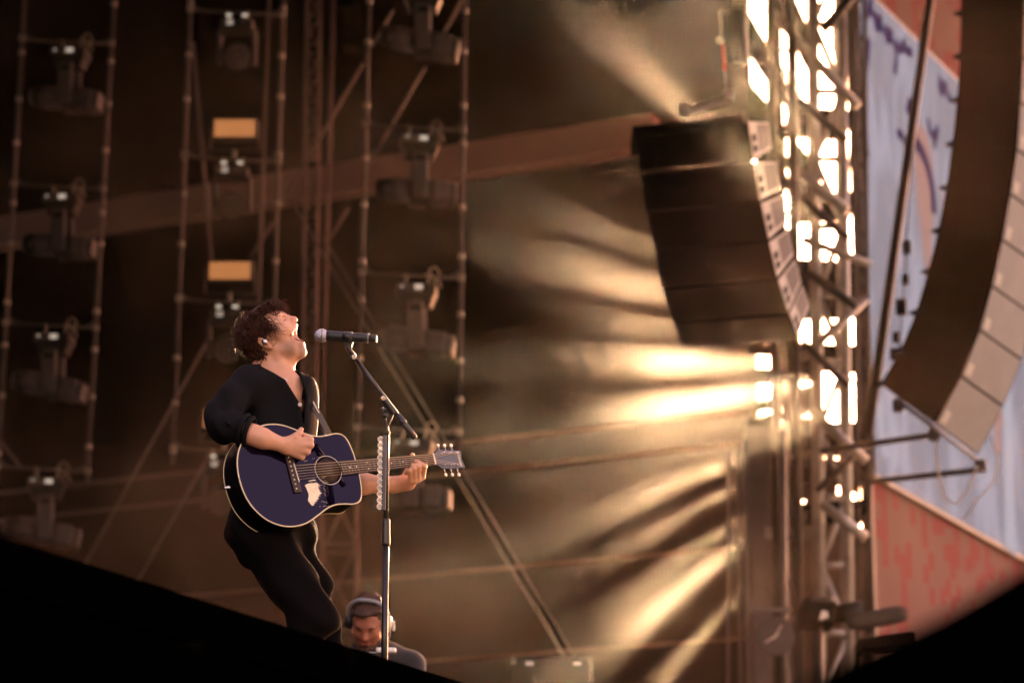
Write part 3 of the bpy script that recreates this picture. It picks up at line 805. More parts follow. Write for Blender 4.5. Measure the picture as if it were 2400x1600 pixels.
pw.rotation_euler = (0, 0, math.atan2(sd.y, sd.x))
b = MB(); b.box((5.25, 0.16, 11), (10.4, .06, 22)); b.build('panel', m, pw, world=False)
b = MB(); b.box((-.03, 0.14, 11), (.07, .13, 22)); b.build('edge_post', M['dark_metal'], pw, world=False)

# low dark screen between the tower legs: the sunset gap ends above it
gz = W(1990, 1262, 33).z
b = MB(); b.prism([W(1800, 1500, 34.0) * 1 , W(2075, 1500, 33.0), Vector((W(2075, 1500, 33).x, W(2075, 1500, 33).y, gz)), Vector((W(1800, 1500, 34.0).x, W(1800, 1500, 34.0).y, gz + .5))], (0, .1, 0))
pts_ = [Vector((W(1780, 1500, 34.0).x, 34.0, DECK)), Vector((W(2075, 1500, 33.0).x, 33.0, DECK))]
b = MB(); b.prism([pts_[0], pts_[1], pts_[1] + Vector((0, 0, gz - DECK)), pts_[0] + Vector((0, 0, gz - DECK + .4))], (0, .1, 0))
tag(b.build('wind_screen', M['rail']), 'low brown screen closing the foot of the sunset gap', 'screen')

# ------------------------------------------------------------------ backstage clock
ck = empty('clock', W(1817, 1534, 27.0), 'round black wall clock with white numerals, hands at five past eight', 'clock')
cc = W(1817, 1490, 27.0); rad = .185
M['clock_black'] = mat('clock_black', (0.005, 0.005, 0.006), 0.8, spec=0.1)
b = MB(); b.lathe([(0, 0), (rad, 0), (rad, .03), (rad - .012, .045), (rad - .014, .036), (0, .036)], cc + Vector((0, .04, 0)), (0, -1, 0), 40); face = b.build('dial', M['clock_black'], ck)
b = MB(); b.lathe([(rad - .004, 0), (rad + .004, 0), (rad + .004, .05), (rad - .004, .05)], cc + Vector((0, .045, 0)), (0, -1, 0), 40); b.build('rim', M['dark_metal'], ck)
for h in range(1, 13):
    a = math.radians(90 - 30 * h)
    cu2 = bpy.data.curves.new('numeral', 'FONT'); cu2.body = str(h); cu2.size = .074; cu2.offset = .003; cu2.align_x = 'CENTER'; cu2.align_y = 'CENTER'; cu2.extrude = .001; cu2.resolution_u = 2
    tmp = bpy.data.objects.new('tmp', cu2); COL.objects.link(tmp)
    dg = bpy.context.evaluated_depsgraph_get(); me = bpy.data.meshes.new_from_object(tmp.evaluated_get(dg)); bpy.data.objects.remove(tmp)
    me.transform(Matrix.Translation(cc + Vector((.142 * math.cos(a), -.0, .142 * math.sin(a)))) @ Matrix.Rotation(math.pi / 2, 4, 'X'))
    me.materials.clear(); me.materials.append(M['white_paint'])
    o = bpy.data.objects.new('numeral', me); COL.objects.link(o); o.parent = face
def hand(deg, L_, w):
    a = math.radians(90 - deg); d = Vector((math.cos(a), 0, math.sin(a))); p = Vector((-d.z, 0, d.x)) * w
    c = cc + Vector((0, -.012, 0))
    return MB().prism([c - d * .03 + p, c - d * .03 - p, c + d * L_ - p * .5, c + d * L_ + p * .5], (0, -.004, 0))
hand(31, .125, .008).build('minute_hand', M['white_paint'], ck)
hand(238, .118, .009).build('hour_hand', M['white_paint'], ck)
MB().box(W(1806, 1428, 27.2), (.42, .05, .04)).build('mounting_bracket', M['scaff'], ck)

# ------------------------------------------------------------------ broadcast camera with furry microphone by the clock
bc_ = empty('video_camera', Vector((W(1915, 1450, 25).x, 25, DECK)), 'dark broadcast camera on a pedestal right of the clock', 'camera')
def tb(px, py, y, size, nm, m_, par, bev=.02, rz=0):
    R = Matrix.Rotation(rz, 3, 'Y')
    return MB().box(W(px, py, y), size, R, bev).build(nm, m_, par)
bd = tb(1915, 1440, 25, (.30, .45, .22), 'body', M['cab_black'], bc_, .03, .12)
tb(1922, 1410, 24.9, (.20, .25, .07), 'viewfinder', M['black_plastic'], bd, .02)
MB().prism([W(1920, 1452, 24.75), W(1942, 1446, 24.75), W(1940, 1432, 24.75), W(1926, 1430, 24.75)], (0, .02, 0)).build('white_plate', M['white_paint'], bd)
MB().lathe([(0, 0), (.08, 0), (.095, .2), (.10, .28), (0, .28)], W(1948, 1440, 25), (1, -.1, .1), 18).build('zoom_lens', M['black_plastic'], bc_)
pb2 = W(1915, 1470, 25)
MB().tube([pb2, Vector((pb2.x, 25, DECK))], [.05, .07], 12).build('pedestal', M['dark_metal'], bc_)
M['fur'] = mat('fur', (0.10, 0.085, 0.075), 1.0, nscale=60, namt=0.35, spec=0.05)
fm = empty('furry_microphone', W(2010, 1460, 24.6), 'long furry grey microphone windshield on a boom at lower right', 'microphone')
a0, a1 = W(1985, 1460, 24.6), W(2126, 1436, 24.6)
ax = (a1 - a0); Lm = ax.length; ax.normalize()
MB().lathe([(0, 0), (.045, .005), (.068, .05), (.075, .12), (.075, Lm - .1), (.066, Lm - .035), (.04, Lm - .006), (0, Lm)], a0, ax, 20).build('windshield_core', M['fur'], fm)
b = MB(); u = ax.orthogonal().normalized(); w = ax.cross(u)
for k in range(2600):
    t = random.random() * Lm; a = random.random() * 2 * math.pi
    rr = .07 if .06 < t < Lm - .06 else .055
    dr = u * math.cos(a) + w * math.sin(a)
    p = a0 + ax * t + dr * rr
    q = p + dr * random.uniform(.015, .032) + ax * random.uniform(-.02, .02) + Vector((0, 0, -.006))
    s = ax.cross(dr) * .0022
    b.add([p - s, p + s, q], [(0, 1, 2)])
fo = b.build('fur', M['fur'], fm); fo['kind'] = 'stuff'
MB().tube([a0 + ax * .1 + Vector((0, 0, -.06)), a0 + ax * .12 + Vector((0, .05, -.25)), Vector((a0.x + .1, a0.y + .1, DECK))], .014, 8).build('boom_stand', M['dark_metal'], fm)
cl = tb(2075, 1512, 24.4, (.5, .4, .13), 'equipment_case', M['cab_black'], None, .03, -.1)
tag(cl, 'dark equipment case under the furry microphone', 'case')
# ------------------------------------------------------------------ flight cases low at the centre
fc = empty('flight_case', Vector((W(1290, 1560, 21).x, 21, DECK)), 'black flight cases stacked low in the centre with two small white labels', 'flight case')
zt2 = W(1290, 1538, 21).z
MB().box((fc.location.x, 21.3, DECK + (zt2 - DECK) / 2), (.62, .6, zt2 - DECK), bev=.02).build('box', M['cab_black'], fc)
for x in (1241, 1353):
    MB().box(W(x, 1554, 20.985), (.055, .012, .022)).build('label_plate', M['white_paint'], fc)
for x in (1203, 1376):
    MB().box(W(x, 1546, 20.99), (.04, .04, .05), bev=.008).build('corner_fitting', M['dark_metal'], fc)

# ------------------------------------------------------------------ dark speaker wedge close to the lens at lower right
wz = empty('front_fill_speaker', Vector((.46, 2.7, 0)), 'big blurred black speaker slope filling the lower right corner, close to the lens', 'speaker')
y_ = 2.65
prof = [W(1820, 1660, y_), W(1890, 1598, y_), W(1990, 1540, y_), W(2110, 1488, y_), W(2220, 1434, y_), W(2310, 1382, y_), W(2420, 1318, y_), W(2900, 1090, y_)]
prof2 = [Vector((prof[-1].x, y_, .9)), Vector((prof[0].x, y_, .9))]
MB().prism(prof + prof2, (0, .5, 0)).build('cabinet', M['foreground_black'], wz)
MB().prism([p + Vector((0, -.003, -.03)) for p in prof] + [p + Vector((0, -.003, .04)) for p in prof2], (0, -.012, 0)).build('grille', M['foreground_black'], wz)
for x in (prof[0].x + .08, prof[-1].x - .08):
    MB().tube([(x, y_ + .25, .9), (x, y_ + .25, 0)], .04, 10).build('stand_leg', M['foreground_black'], wz)
# ------------------------------------------------------------------ figures: one continuous surface from blended limbs
class Field:
    """signed distance grid; limbs are blended in one by one, then skinned with surface nets"""
    def __init__(self, lo, hi, h):
        self.lo = np.array(lo, dtype=np.float32); self.h = h
        self.n = np.ceil((np.array(hi) - np.array(lo)) / h).astype(int) + 1
        self.f = np.full(self.n, 0.5, dtype=np.float32)
    def block(self, lo, hi):
        i0 = np.clip(np.floor((np.array(lo) - self.lo) / self.h).astype(int), 0, self.n)
        i1 = np.clip(np.ceil((np.array(hi) - self.lo) / self.h).astype(int) + 1, 0, self.n)
        if np.any(i1 <= i0): return None
        sl = tuple(slice(a, c) for a, c in zip(i0, i1))
        ax = [self.lo[k] + self.h * np.arange(i0[k], i1[k], dtype=np.float32) for k in range(3)]
        return sl, (ax[0][:, None, None], ax[1][None, :, None], ax[2][None, None, :])
    def apply(self, fn, lo, hi, k, mode='add'):
        m = k + 3 * self.h
        r = self.block(np.array(lo) - m, np.array(hi) + m)
        if r is None: return self
        sl, (X, Y, Z) = r
        d = fn(X, Y, Z).astype(np.float32)
        a = self.f[sl]
        k = max(k, 1e-5)
        if mode == 'add':
            hh = np.maximum(k - np.abs(a - d), 0) / k
            self.f[sl] = np.minimum(a, d) - hh * hh * k * 0.25
        else:
            d = -d
            hh = np.maximum(k - np.abs(a - d), 0) / k
            self.f[sl] = np.maximum(a, d) + hh * hh * k * 0.25
        return self
    def cone(self, p, r0, q, r1, k=0.02, mode='add'):
        p = np.array(p, dtype=np.float32); q = np.array(q, dtype=np.float32); v = q - p; L2 = float(v @ v) + 1e-12
        def fn(X, Y, Z):
            t = np.clip(((X - p[0]) * v[0] + (Y - p[1]) * v[1] + (Z - p[2]) * v[2]) / L2, 0, 1)
            return np.sqrt((X - p[0] - t * v[0]) ** 2 + (Y - p[1] - t * v[1]) ** 2 + (Z - p[2] - t * v[2]) ** 2) - (r0 + (r1 - r0) * t)
        rm = max(r0, r1)
        return self.apply(fn, np.minimum(p, q) - rm, np.maximum(p, q) + rm, k, mode)
    def chain(self, pts, k=0.02):
        for (p, r0), (q, r1) in zip(pts[:-1], pts[1:]): self.cone(p, r0, q, r1, k)
        return self
    def ell(self, c, rad, k=0.02, mode='add', R=None):
        """R: 3x3 whose columns are the ellipsoid axes"""
        c = np.array(c, dtype=np.float32); A = np.eye(3) if R is None else np.array(R)
        rad = np.array(rad, dtype=np.float32)
        def fn(X, Y, Z):
            x, y, z = X - c[0], Y - c[1], Z - c[2]
            u = [(x * A[0, i] + y * A[1, i] + z * A[2, i]) / rad[i] for i in range(3)]
            k0 = np.sqrt(u[0] ** 2 + u[1] ** 2 + u[2] ** 2)
            k1 = np.sqrt((u[0] / rad[0]) ** 2 + (u[1] / rad[1]) ** 2 + (u[2] / rad[2]) ** 2) + 1e-9
            return k0 * (k0 - 1) / k1
        rm = float(rad.max())
        return self.apply(fn, c - rm, c + rm, k, mode)
    def folds(self, amp, freq, seed=0, stretch=(1, 1, 1)):
        g = np.random.default_rng(seed)
        X = (self.lo[0] + self.h * np.arange(self.n[0], dtype=np.float32))[:, None, None]
        Y = (self.lo[1] + self.h * np.arange(self.n[1], dtype=np.float32))[None, :, None]
        Z = (self.lo[2] + self.h * np.arange(self.n[2], dtype=np.float32))[None, None, :]
        for i in range(7):
            v = g.normal(size=3) * np.array(stretch); v = v / np.linalg.norm(v) * freq * (0.6 + 0.9 * g.random())
            w = g.normal(size=3) * freq * 0.35
            ph = g.random() * 6.28
            self.f += (amp / 2.2) * np.sin(X * v[0] + Y * v[1] + Z * v[2] + ph + 1.2 * np.sin(X * w[0] + Y * w[1] + Z * w[2])).astype(np.float32)
        return self
    def mesh(self, name):
        f = self.f; s = f < 0
        nx, ny, nz = f.shape
        cnt = np.zeros((nx - 1, ny - 1, nz - 1), dtype=np.int8)
        for dx in (0, 1):
            for dy in (0, 1):
                for dz in (0, 1):
                    cnt += s[dx:nx - 1 + dx, dy:ny - 1 + dy, dz:nz - 1 + dz]
        act = (cnt > 0) & (cnt < 8)
        ci = np.argwhere(act)
        idx = np.full(act.shape, -1, dtype=np.int32); idx[act] = np.arange(len(ci))
        acc = np.zeros((len(ci), 3)); num = np.zeros(len(ci))
        corners = [(a, c, d) for a in (0, 1) for c in (0, 1) for d in (0, 1)]
        val = {o: f[ci[:, 0] + o[0], ci[:, 1] + o[1], ci[:, 2] + o[2]].astype(np.float64) for o in corners}
        for o in corners:
            for axn in range(3):
                if o[axn] == 1: continue
                o2 = list(o); o2[axn] = 1; o2 = tuple(o2)
                a, c = val[o], val[o2]
                m = (a < 0) != (c < 0)
                t = np.where(m, a / np.where(m, a - c, 1), 0)
                p = np.tile(np.array(o, float), (len(ci), 1)); p[:, axn] += t
                acc[m] += p[m]; num[m] += 1
        V = (ci + acc / num[:, None]) * self.h + self.lo
        quads = []
        for axn in range(3):
            o = [slice(1, -1)] * 3
            sh = [slice(1, -1)] * 3
            a = s[tuple(slice(0, -1) if k == axn else slice(1, -1) for k in range(3))]
            c = s[tuple(slice(1, None) if k == axn else slice(1, -1) for k in range(3))]
            e = np.argwhere(a != c)
            if not len(e): continue
            fl = a[e[:, 0], e[:, 1], e[:, 2]]
            base = e.copy()
            for k in range(3):
                if k != axn: base[:, k] += 1
            k1, k2 = (axn + 1) % 3, (axn + 2) % 3
            def cell(d1, d2):
                q = base.copy(); q[:, k1] -= d1; q[:, k2] -= d2
                return idx[q[:, 0], q[:, 1], q[:, 2]]
            Q = np.stack([cell(1, 1), cell(0, 1), cell(0, 0), cell(1, 0)], 1)
            Q[~fl] = Q[~fl][:, ::-1]
            quads.append(Q)
        Q = np.concatenate(quads); Q = Q[(Q >= 0).all(1)]
        me = bpy.data.meshes.new(name)
        me.vertices.add(len(V)); me.vertices.foreach_set('co', V.astype(np.float32).ravel())
        me.loops.add(Q.size); me.loops.foreach_set('vertex_index', Q.astype(np.int32).ravel())
        me.polygons.add(len(Q)); me.polygons.foreach_set('loop_start', np.arange(0, Q.size, 4, dtype=np.int32))
        me.polygons.foreach_set('use_smooth', np.ones(len(Q), dtype=bool))
        me.update(calc_edges=True); me.validate()
        return me

def world_part(name, me, m, parent):
    me.materials.append(m)
    o = bpy.data.objects.new(name, me); COL.objects.link(o); o.parent = parent
    o.matrix_parent_inverse = Matrix.Translation(-root_loc(parent))
    return o

class Head:
    """local frame x forward, y to the person's left, z up; gives world points and a rotation"""
    def __init__(self, c, fwd, up, s=1.0):
        self.c = Vector(c); self.x = Vector(fwd).normalized(); self.z = (Vector(up) - self.x * Vector(up).dot(self.x)).normalized()
        self.y = self.z.cross(self.x); self.s = s
        self.R = np.array([[self.x[i], self.y[i], self.z[i]] for i in range(3)])
    def p(self, x, y, z): return self.c + (self.x * x + self.y * y + self.z * z) * self.s
    def rot(self, dx, dy, dz):
        """columns of head axes turned by small local euler angles (degrees)"""
        E = Matrix.Rotation(math.radians(dz), 3, 'Z') @ Matrix.Rotation(math.radians(dy), 3, 'Y') @ Matrix.Rotation(math.radians(dx), 3, 'X')
        return self.R @ np.array(E)

def sculpt_head(F, H, mouth_open=True, beard=0.0):
    P = H.p; R = H.R; s = H.s
    def e(c, r, k=.02, mode='add', RR=None): F.ell(P(*c), [q * s for q in r], k, mode, R if RR is None else RR)
    def c(a, r0, b_, r1, k=.02, mode='add'): F.cone(P(*a), r0 * s, P(*b_), r1 * s, k, mode)
    e((-.015, 0, .035), (.095, .074, .088))
    e((.028, 0, .0), (.062, .060, .085), .03)
    e((.055, 0, -.035), (.040, .044, .045), .03)                 # muzzle
    if mouth_open: ang, chn, bk = (.0, -.080), (.031, -.131), .014      # jaw swung down and back
    else: ang, chn, bk = (.012, -.070), (.064, -.104), .016
    for y in (-1, 1):
        c((-.014, y * .052, -.045), .016, (ang[0], y * .050, ang[1]), .016, .03)
        c((ang[0], y * .050, ang[1]), .016, (chn[0], y * .014, chn[1]), bk, .03)
        e((.055, y * .044, -.020), (.024, .020, .022), .025)     # cheek
        c((.030, y * .052, -.02), .014, ((ang[0] + chn[0]) / 2 + .014, y * .036, (ang[1] + chn[1]) / 2 + .012), .013, .03)
    e((chn[0] + .008, 0, chn[1] - .002), (.014, .019, .013), .018)   # chin
    e((chn[0] * .55, 0, chn[1] * .86), (.040, .040, .020), .03)   # floor of the mouth
    c((.078, -.030, .028), .012, (.078, .030, .028), .012, .025)  # brow
    c((.086, 0, .020), .0085, (.108, 0, -.018), .0105, .014)      # nose
    e((.107, 0, -.023), (.0125, .0125, .0105), .010)
    for y in (-1, 1):
        e((.095, y * .0135, -.026), (.0125, .0075, .009), .008)
        e((.086, y * .031, .010), (.016, .017, .011), .012, 'sub')
        e((.071, y * .031, .009), (.017, .016, .0125), .008)      # closed lid
    if mouth_open:
        e((.060, 0, -.074), (.034, .038, .042), .02, 'add', H.rot(0, 18, 0))  # stretched lips and cheeks
        e((.093, 0, -.040), (.009, .021, .007), .010)
        e((.057, 0, -.111), (.009, .021, .008), .010)
        e((.087, 0, -.077), (.045, .045, .0315), .006, 'sub', H.rot(0, 18, 0))
        for y in (-1, 1):                                          # fold from nose wing to mouth corner
            c((.080, y * .028, -.034), .0015, (.054, y * .047, -.062), .0025, .010, 'sub')
    else:
        c((.093, -.018, -.060), .0055, (.093, .018, -.060), .0055, .010)
        c((.091, -.016, -.070), .006, (.091, .016, -.070), .006, .010)
    for y in (-1, 1):
        e((.105, y * .0065, -.034), (.006, .0042, .004), .003, 'sub')   # nostrils
        E = H.rot(0, -14, y * 24)
        e((-.028, y * .083, -.010), (.018, .0085, .032), .006, 'add', E)
        e((-.025, y * .092, -.008), (.0105, .006, .021), .004, 'sub', E)
        e((-.020, y * .081, -.036), (.009, .006, .010), .006, 'add', E)

def skin_mat(name, base, lip, stub, H, mouth_open):
    """skin with redder lips and nose and a stubble shadow, placed in head coordinates"""
    m = bpy.data.materials.new(name); nt, bs = nodes(m)
    g = N(nt, 'ShaderNodeNewGeometry')
    def near(p, r, soft):
        d = N(nt, 'ShaderNodeVectorMath', operation='DISTANCE'); nt.links.new(g.outputs['Position'], d.inputs[0]); d.inputs[1].default_value = tuple(p)
        r_ = N(nt, 'ShaderNodeMapRange'); r_.interpolation_type = 'SMOOTHSTEP'
        r_.inputs[1].default_value = r; r_.inputs[2].default_value = r + soft; r_.inputs[3].default_value = 1; r_.inputs[4].default_value = 0
        nt.links.new(d.outputs['Value'], r_.inputs[0]); return r_.outputs[0]
    nz = N(nt, 'ShaderNodeTexNoise'); nz.inputs['Scale'].default_value = 28; nz.inputs['Detail'].default_value = 6
    nt.links.new(g.outputs['Position'], nz.inputs['Vector'])
    col = mixc(nt, nz.outputs[0], tuple(q * .86 for q in base), tuple(min(1, q * 1.12) for q in base))
    n2 = N(nt, 'ShaderNodeTexNoise'); n2.inputs['Scale'].default_value = 420; nt.links.new(g.outputs['Position'], n2.inputs['Vector'])
    jz = .0
    chn = (.05, -.125) if mouth_open else (.064, -.104)
    if stub:
        st = math_n(nt, 'MAXIMUM', near(H.p(chn[0] - .005, 0, chn[1]), .026, .034), math_n(nt, 'MAXIMUM', near(H.p(.02, -.05, -.09), .012, .04), near(H.p(.02, .05, -.09), .012, .04)))
        st = math_n(nt, 'MAXIMUM', st, near(H.p(.096, 0, -.046), .012, .014))
        st = math_n(nt, 'MULTIPLY', st, math_n(nt, 'MULTIPLY_ADD', n2.outputs[0], stub * 1.2))
        st.node.inputs[1].default_value = stub * .8
        col = mixc(nt, math_n(nt, 'MULTIPLY', st, 1.0, True), col, (.10, .055, .035))
    zc = -.073 if mouth_open else -.065
    li = math_n(nt, 'MULTIPLY', near(H.p(.092, 0, zc), .033 if mouth_open else .018, .010), .7)
    col = mixc(nt, li, col, lip)
    if mouth_open: col = mixc(nt, near(H.p(.070, 0, -.077), .031, .004), col, (.15, .022, .018))
    ns = math_n(nt, 'MULTIPLY', near(H.p(.105, 0, -.022), .012, .02), .35)
    col = mixc(nt, ns, col, (base[0] * .95, base[1] * .6, base[2] * .55))
    nt.links.new(col, bs.inputs['Base Color'])
    bs.inputs['Roughness'].default_value = 0.42
    bs.inputs['Subsurface Weight'].default_value = 0.12
    bs.inputs['Subsurface Radius'].default_value = (.012, .005, .003)
    bs.inputs['Subsurface Scale'].default_value = 0.6
    bp = N(nt, 'ShaderNodeBump'); bp.inputs['Strength'].default_value = .12; bp.inputs['Distance'].default_value = .002
    nt.links.new(n2.outputs[0], bp.inputs['Height']); nt.links.new(bp.outputs[0], bs.inputs['Normal'])
    return m
# ------------------------------------------------------------------ the singer
D0 = 11.13
def C(px, py, b=0.0): return D(px, py, D0 - b)                       # b: metres towards the camera
def J(px, py, e=0.0): return C(px, py, (py - 775) / 585.0 * .268 + e)  # plumb below the head, plus e
def cv(r, u, b): return CR * r + CU * u + CB * b                     # camera-aligned vector
yaw, tilt = math.radians(11), math.radians(44)
HS = Head(C(636, 785), cv(math.cos(tilt) * math.cos(yaw), math.sin(tilt), math.cos(tilt) * math.sin(yaw)), cv(-math.sin(tilt), math.cos(tilt), -.04), 1.0)
foot_z = DECK
singer = empty('person', Vector((J(650, 1400).x, J(650, 1400).y, DECK)), 'singer in black shirt playing a dark guitar, head thrown back, mouth wide open', 'person')

sho_R, sho_L = C(580, 895, .17), C(716, 912, -.09)
elb_R, wri_R = C(512, 1000, .35), C(668, 1044, .352)
LH = -.078
elb_L, wri_L = C(772, 1112, -.03), C(922, 1136, .045 + LH)
neckb = C(650, 888, .03)
F = Field((-1.32, 10.05, 3.45), (-.18, 11.45, 4.66), .0042)
sculpt_head(F, HS, True)
# neck with its two cords
F.cone(HS.p(-.03, 0, -.05), .055, neckb, .060, .03)
F.cone(HS.p(-.045, 0, -.01), .05, C(628, 885, 0), .06, .03)
F.cone(HS.p(-.02, -.05, -.055), .013, C(676, 892, .075), .011, .018)
F.cone(HS.p(.018, 0, -.098), .026, C(664, 884, .03), .026, .03)
F.ell(C(674, 868, .045), (.012, .012, .016), .012)
# chest, belly and pelvis under the shirt
F.cone(C(645, 930, .06), .095, C(640, 1075, .13), .085, .05)
F.cone(sho_R + cv(.03, -.03, -.02), .034, sho_L + cv(-.04, -.03, 0), .034, .05)
F.ell(C(672, 932, .085), (.075, .07, .10), .04)
F.cone(C(638, 1075, .13), .085, C(632, 1180, .18), .09, .05)
# right arm, strumming
F.chain([(sho_R + cv(.02, -.03, -.01), .034), (C(542, 950, .26), .030), (elb_R + cv(.028, .005, 0), .028)], .03)
F.chain([(elb_R + cv(.028, .003, 0), .030), (C(562, 1010, .378), .031), (C(590, 1018, .386), .038), (C(615, 1027, .39), .037), (wri_R, .0265)], .02)
F.cone(C(600, 1013, .385), .022, C(655, 1036, .365), .012, .015)
KN = [C(727, 1029, .345), C(728, 1043, .352), C(720, 1058, .350), C(707, 1070, .342)]
for i, q in enumerate(KN):
    F.cone(C(668, 1040 + i * 4, .352), .019, q, .0125, .014)
    F.ell(q, (.0125, .0125, .0125), .006)
    mid = q + cv(-.004 - .002 * i, -.004, -.040)
    F.cone(q, .0108, mid, .0098, .005)
    F.cone(mid, .0098, mid + cv(-.032, .004, -.004), .0088, .004)
F.cone(KN[0], .0115, C(712, 1021, .322), .0105, .005)                # index folded under the thumb
F.cone(C(712, 1021, .322), .0105, C(704, 1014, .318), .0092, .004)
F.cone(C(674, 1035, .355), .020, C(691, 1024, .352), .0155, .012)
F.cone(C(691, 1024, .352), .0145, C(699, 1017, .345), .0125, .005)
F.cone(C(699, 1017, .345), .0125, C(706, 1006, .335), .0100, .004)
# left arm, fretting
F.chain([(sho_L + cv(-.03, -.03, 0), .032), (C(722, 1000, -.09), .034), (elb_L, .036)], .03)
F.chain([(elb_L, .038), (C(850, 1133, .0), .041), (wri_L, .029)], .02)
PL = [C(990, 1117, .075 + LH), C(980, 1123, .085 + LH), C(971, 1126, .092 + LH), C(962, 1124, .098 + LH)]
F.cone(wri_L, .030, C(955, 1130, .055 + LH), .034, .02)
for i, q in enumerate(PL): F.cone(C(934, 1134, .045 + LH), .022, q, .0125, .012)
PIP = [C(996, 1092, .118 + LH), C(981, 1093, .128 + LH), C(971, 1097, .132 + LH), C(961, 1103, .132 + LH)]
TIP = [C(967, 1078, .098 + LH), C(957, 1090, .108 + LH), C(958, 1101, .110 + LH), C(951, 1108, .112 + LH)]
for q, m_, t_ in zip(PL, PIP, TIP):
    F.cone(q, .0115, m_, .0098, .005)
    F.cone(m_, .0100, m_ * .45 + t_ * .55 + cv(0, .002, .004), .0090, .004)
    F.cone(m_ * .45 + t_ * .55 + cv(0, .002, .004), .0090, t_, .0080, .004)
F.cone(C(950, 1122, .02 + LH), .020, C(962, 1092, .005 + LH), .0135, .012)
F.cone(C(962, 1092, .005 + LH), .0130, C(967, 1066, .022 + LH), .0100, .005)
M['skin'] = skin_mat('skin', (.66, .345, .215), (.56, .19, .15), .22, HS, True)
body = world_part('body', F.mesh('body'), M['skin'], singer)

# teeth, tongue, throat
M['teeth'] = mat('teeth', (.78, .70, .58), .25)
M['tongue'] = mat('tongue', (.42, .10, .08), .4)
M['throat'] = mat('throat', (.10, .015, .012), .6)
b = MB()
for k in range(-5, 6):
    a = k * .17
    b.box(HS.p(.062 + .022 * math.cos(a), .0265 * math.sin(a) * 1.25, -.0500 - .001 * (k % 2)), (.006, .0062, .0105), Matrix([[HS.R[i][j] for j in range(3)] for i in range(3)]) @ Matrix.Rotation(a, 3, 'Z'), .0015)
b.build('upper_teeth', M['teeth'], singer)
b = MB()
for k in range(-4, 5):
    a = k * .18
    b.box(HS.p(.036 + .020 * math.cos(a), .0205 * math.sin(a) * 1.25, -.1020), (.005, .0052, .006), Matrix([[HS.R[i][j] for j in range(3)] for i in range(3)]) @ Matrix.Rotation(a, 3, 'Z'), .0015)
b.build('lower_teeth', M['teeth'], singer)
T = Field(HS.p(.06, 0, -.07) - Vector((.09,) * 3), HS.p(.06, 0, -.07) + Vector((.09,) * 3), .003)
T.ell(HS.p(.038, 0, -.095), (.028, .018, .010), .005, 'add', HS.rot(0, 4, 0))
world_part('tongue', T.mesh('tongue'), M['tongue'], singer)
T = Field(HS.p(.05, 0, -.07) - Vector((.09,) * 3), HS.p(.05, 0, -.07) + Vector((.09,) * 3), .003)
T.ell(HS.p(.040, 0, -.070), (.008, .030, .030), .005, 'add', HS.rot(0, 18, 0))
world_part('throat', T.mesh('throat'), M['throat'], singer)

# ---------------- shirt
M['shirt'] = mat('shirt', (.0045, .004, .005), .75, spec=.12, bump=.25, bscale=900)
F = Field((-1.36, 10.0, 3.30), (-.45, 11.45, 4.50), .006)
F.cone(C(640, 930, .07), .142, C(640, 1080, .14), .145, .05)
F.cone(C(640, 1080, .14), .145, C(632, 1215, .20), .148, .05)
F.cone(sho_R + cv(.01, -.02, 0), .062, sho_L + cv(-.01, -.015, 0), .060, .06)
F.ell(C(690, 960, .09), (.100, .10, .14), .05)
F.cone(sho_R + cv(.0, -.010, 0), .057, C(540, 947, .27), .058, .04)
F.cone(C(540, 945, .27), .058, elb_R + cv(.018, .006, 0), .056, .04)
F.cone(elb_R + cv(.018, -.004, 0), .057, C(566, 1009, .376), .060, .035)
F.ell(C(505, 968, .31), (.030, .06, .05), .03)                                       # slack cloth behind the elbow
F.cone(sho_L + cv(-.015, -.01, 0), .058, C(722, 1000, -.09), .056, .04)
F.cone(C(722, 1000, -.09), .056, elb_L, .052, .04)
F.cone(HS.p(-.05, 0, -.06) * .25 + C(640, 893, .0) * .75, .078, C(648, 905, .03), .085, .04)        # collar stand
F.cone(C(690, 1130, .20), .07, C(714, 1245, .18), .035, .05)                         # tail of the shirt
F.folds(.0085, 42, 4, (1, 1, .5))
# diagonal drag folds from the shoulder and elbow
def drag(p, q, r): F.cone(p, r, q, r * .5, .022)
for (p, q) in ((C(560, 905, .235), C(528, 985, .395)), (C(590, 900, .215), C(560, 985, .36)), (C(500, 960, .34), C(545, 1000, .44))):
    drag(p, q, .006)
# open front: a narrow V from the throat to the breastbone, cut only through the front
VT = [(606, 838), (697, 842), (702, 880), (717, 925), (711, 996), (703, 945), (668, 889), (640, 872), (612, 858)]
def vcut(X, Y, Z):
    fw = Y * CF.y + (Z - CAM.z) * CF.z
    px = X / fw * FPX + 1200; py = 800 - (Y * CU.y + (Z - CAM.z) * CU.z) / fw * FPX
    # signed distance to the polygon, in metres
    inside = np.zeros(np.broadcast(px, py).shape, dtype=bool); dmin = np.full(inside.shape, 1e9, dtype=np.float32)
    for (x0, y0), (x1, y1) in zip(VT, VT[1:] + VT[:1]):
        ex, ey = x1 - x0, y1 - y0
        t = np.clip(((px - x0) * ex + (py - y0) * ey) / (ex * ex + ey * ey), 0, 1)
        dmin = np.minimum(dmin, np.hypot(px - x0 - t * ex, py - y0 - t * ey))
        c_ = ((y0 > py) != (y1 > py)) & (px < (x1 - x0) * (py - y0) / ((y1 - y0) if y1 != y0 else 1e-6) + x0)
        inside ^= c_
    d2 = np.where(inside, -dmin, dmin) * (D0 / FPX)
    front = fw - (D0 - .04)                                                          # only nearer than this
    return np.maximum(d2, front)
F.apply(vcut, C(640, 1010, .0) - Vector((.05, .6, .1)), C(740, 850, 0) + Vector((.08, .3, .1)), .004, 'sub')
F.cone(C(655, 850, .05), .066, C(668, 880, .07), .056, .004, 'sub')
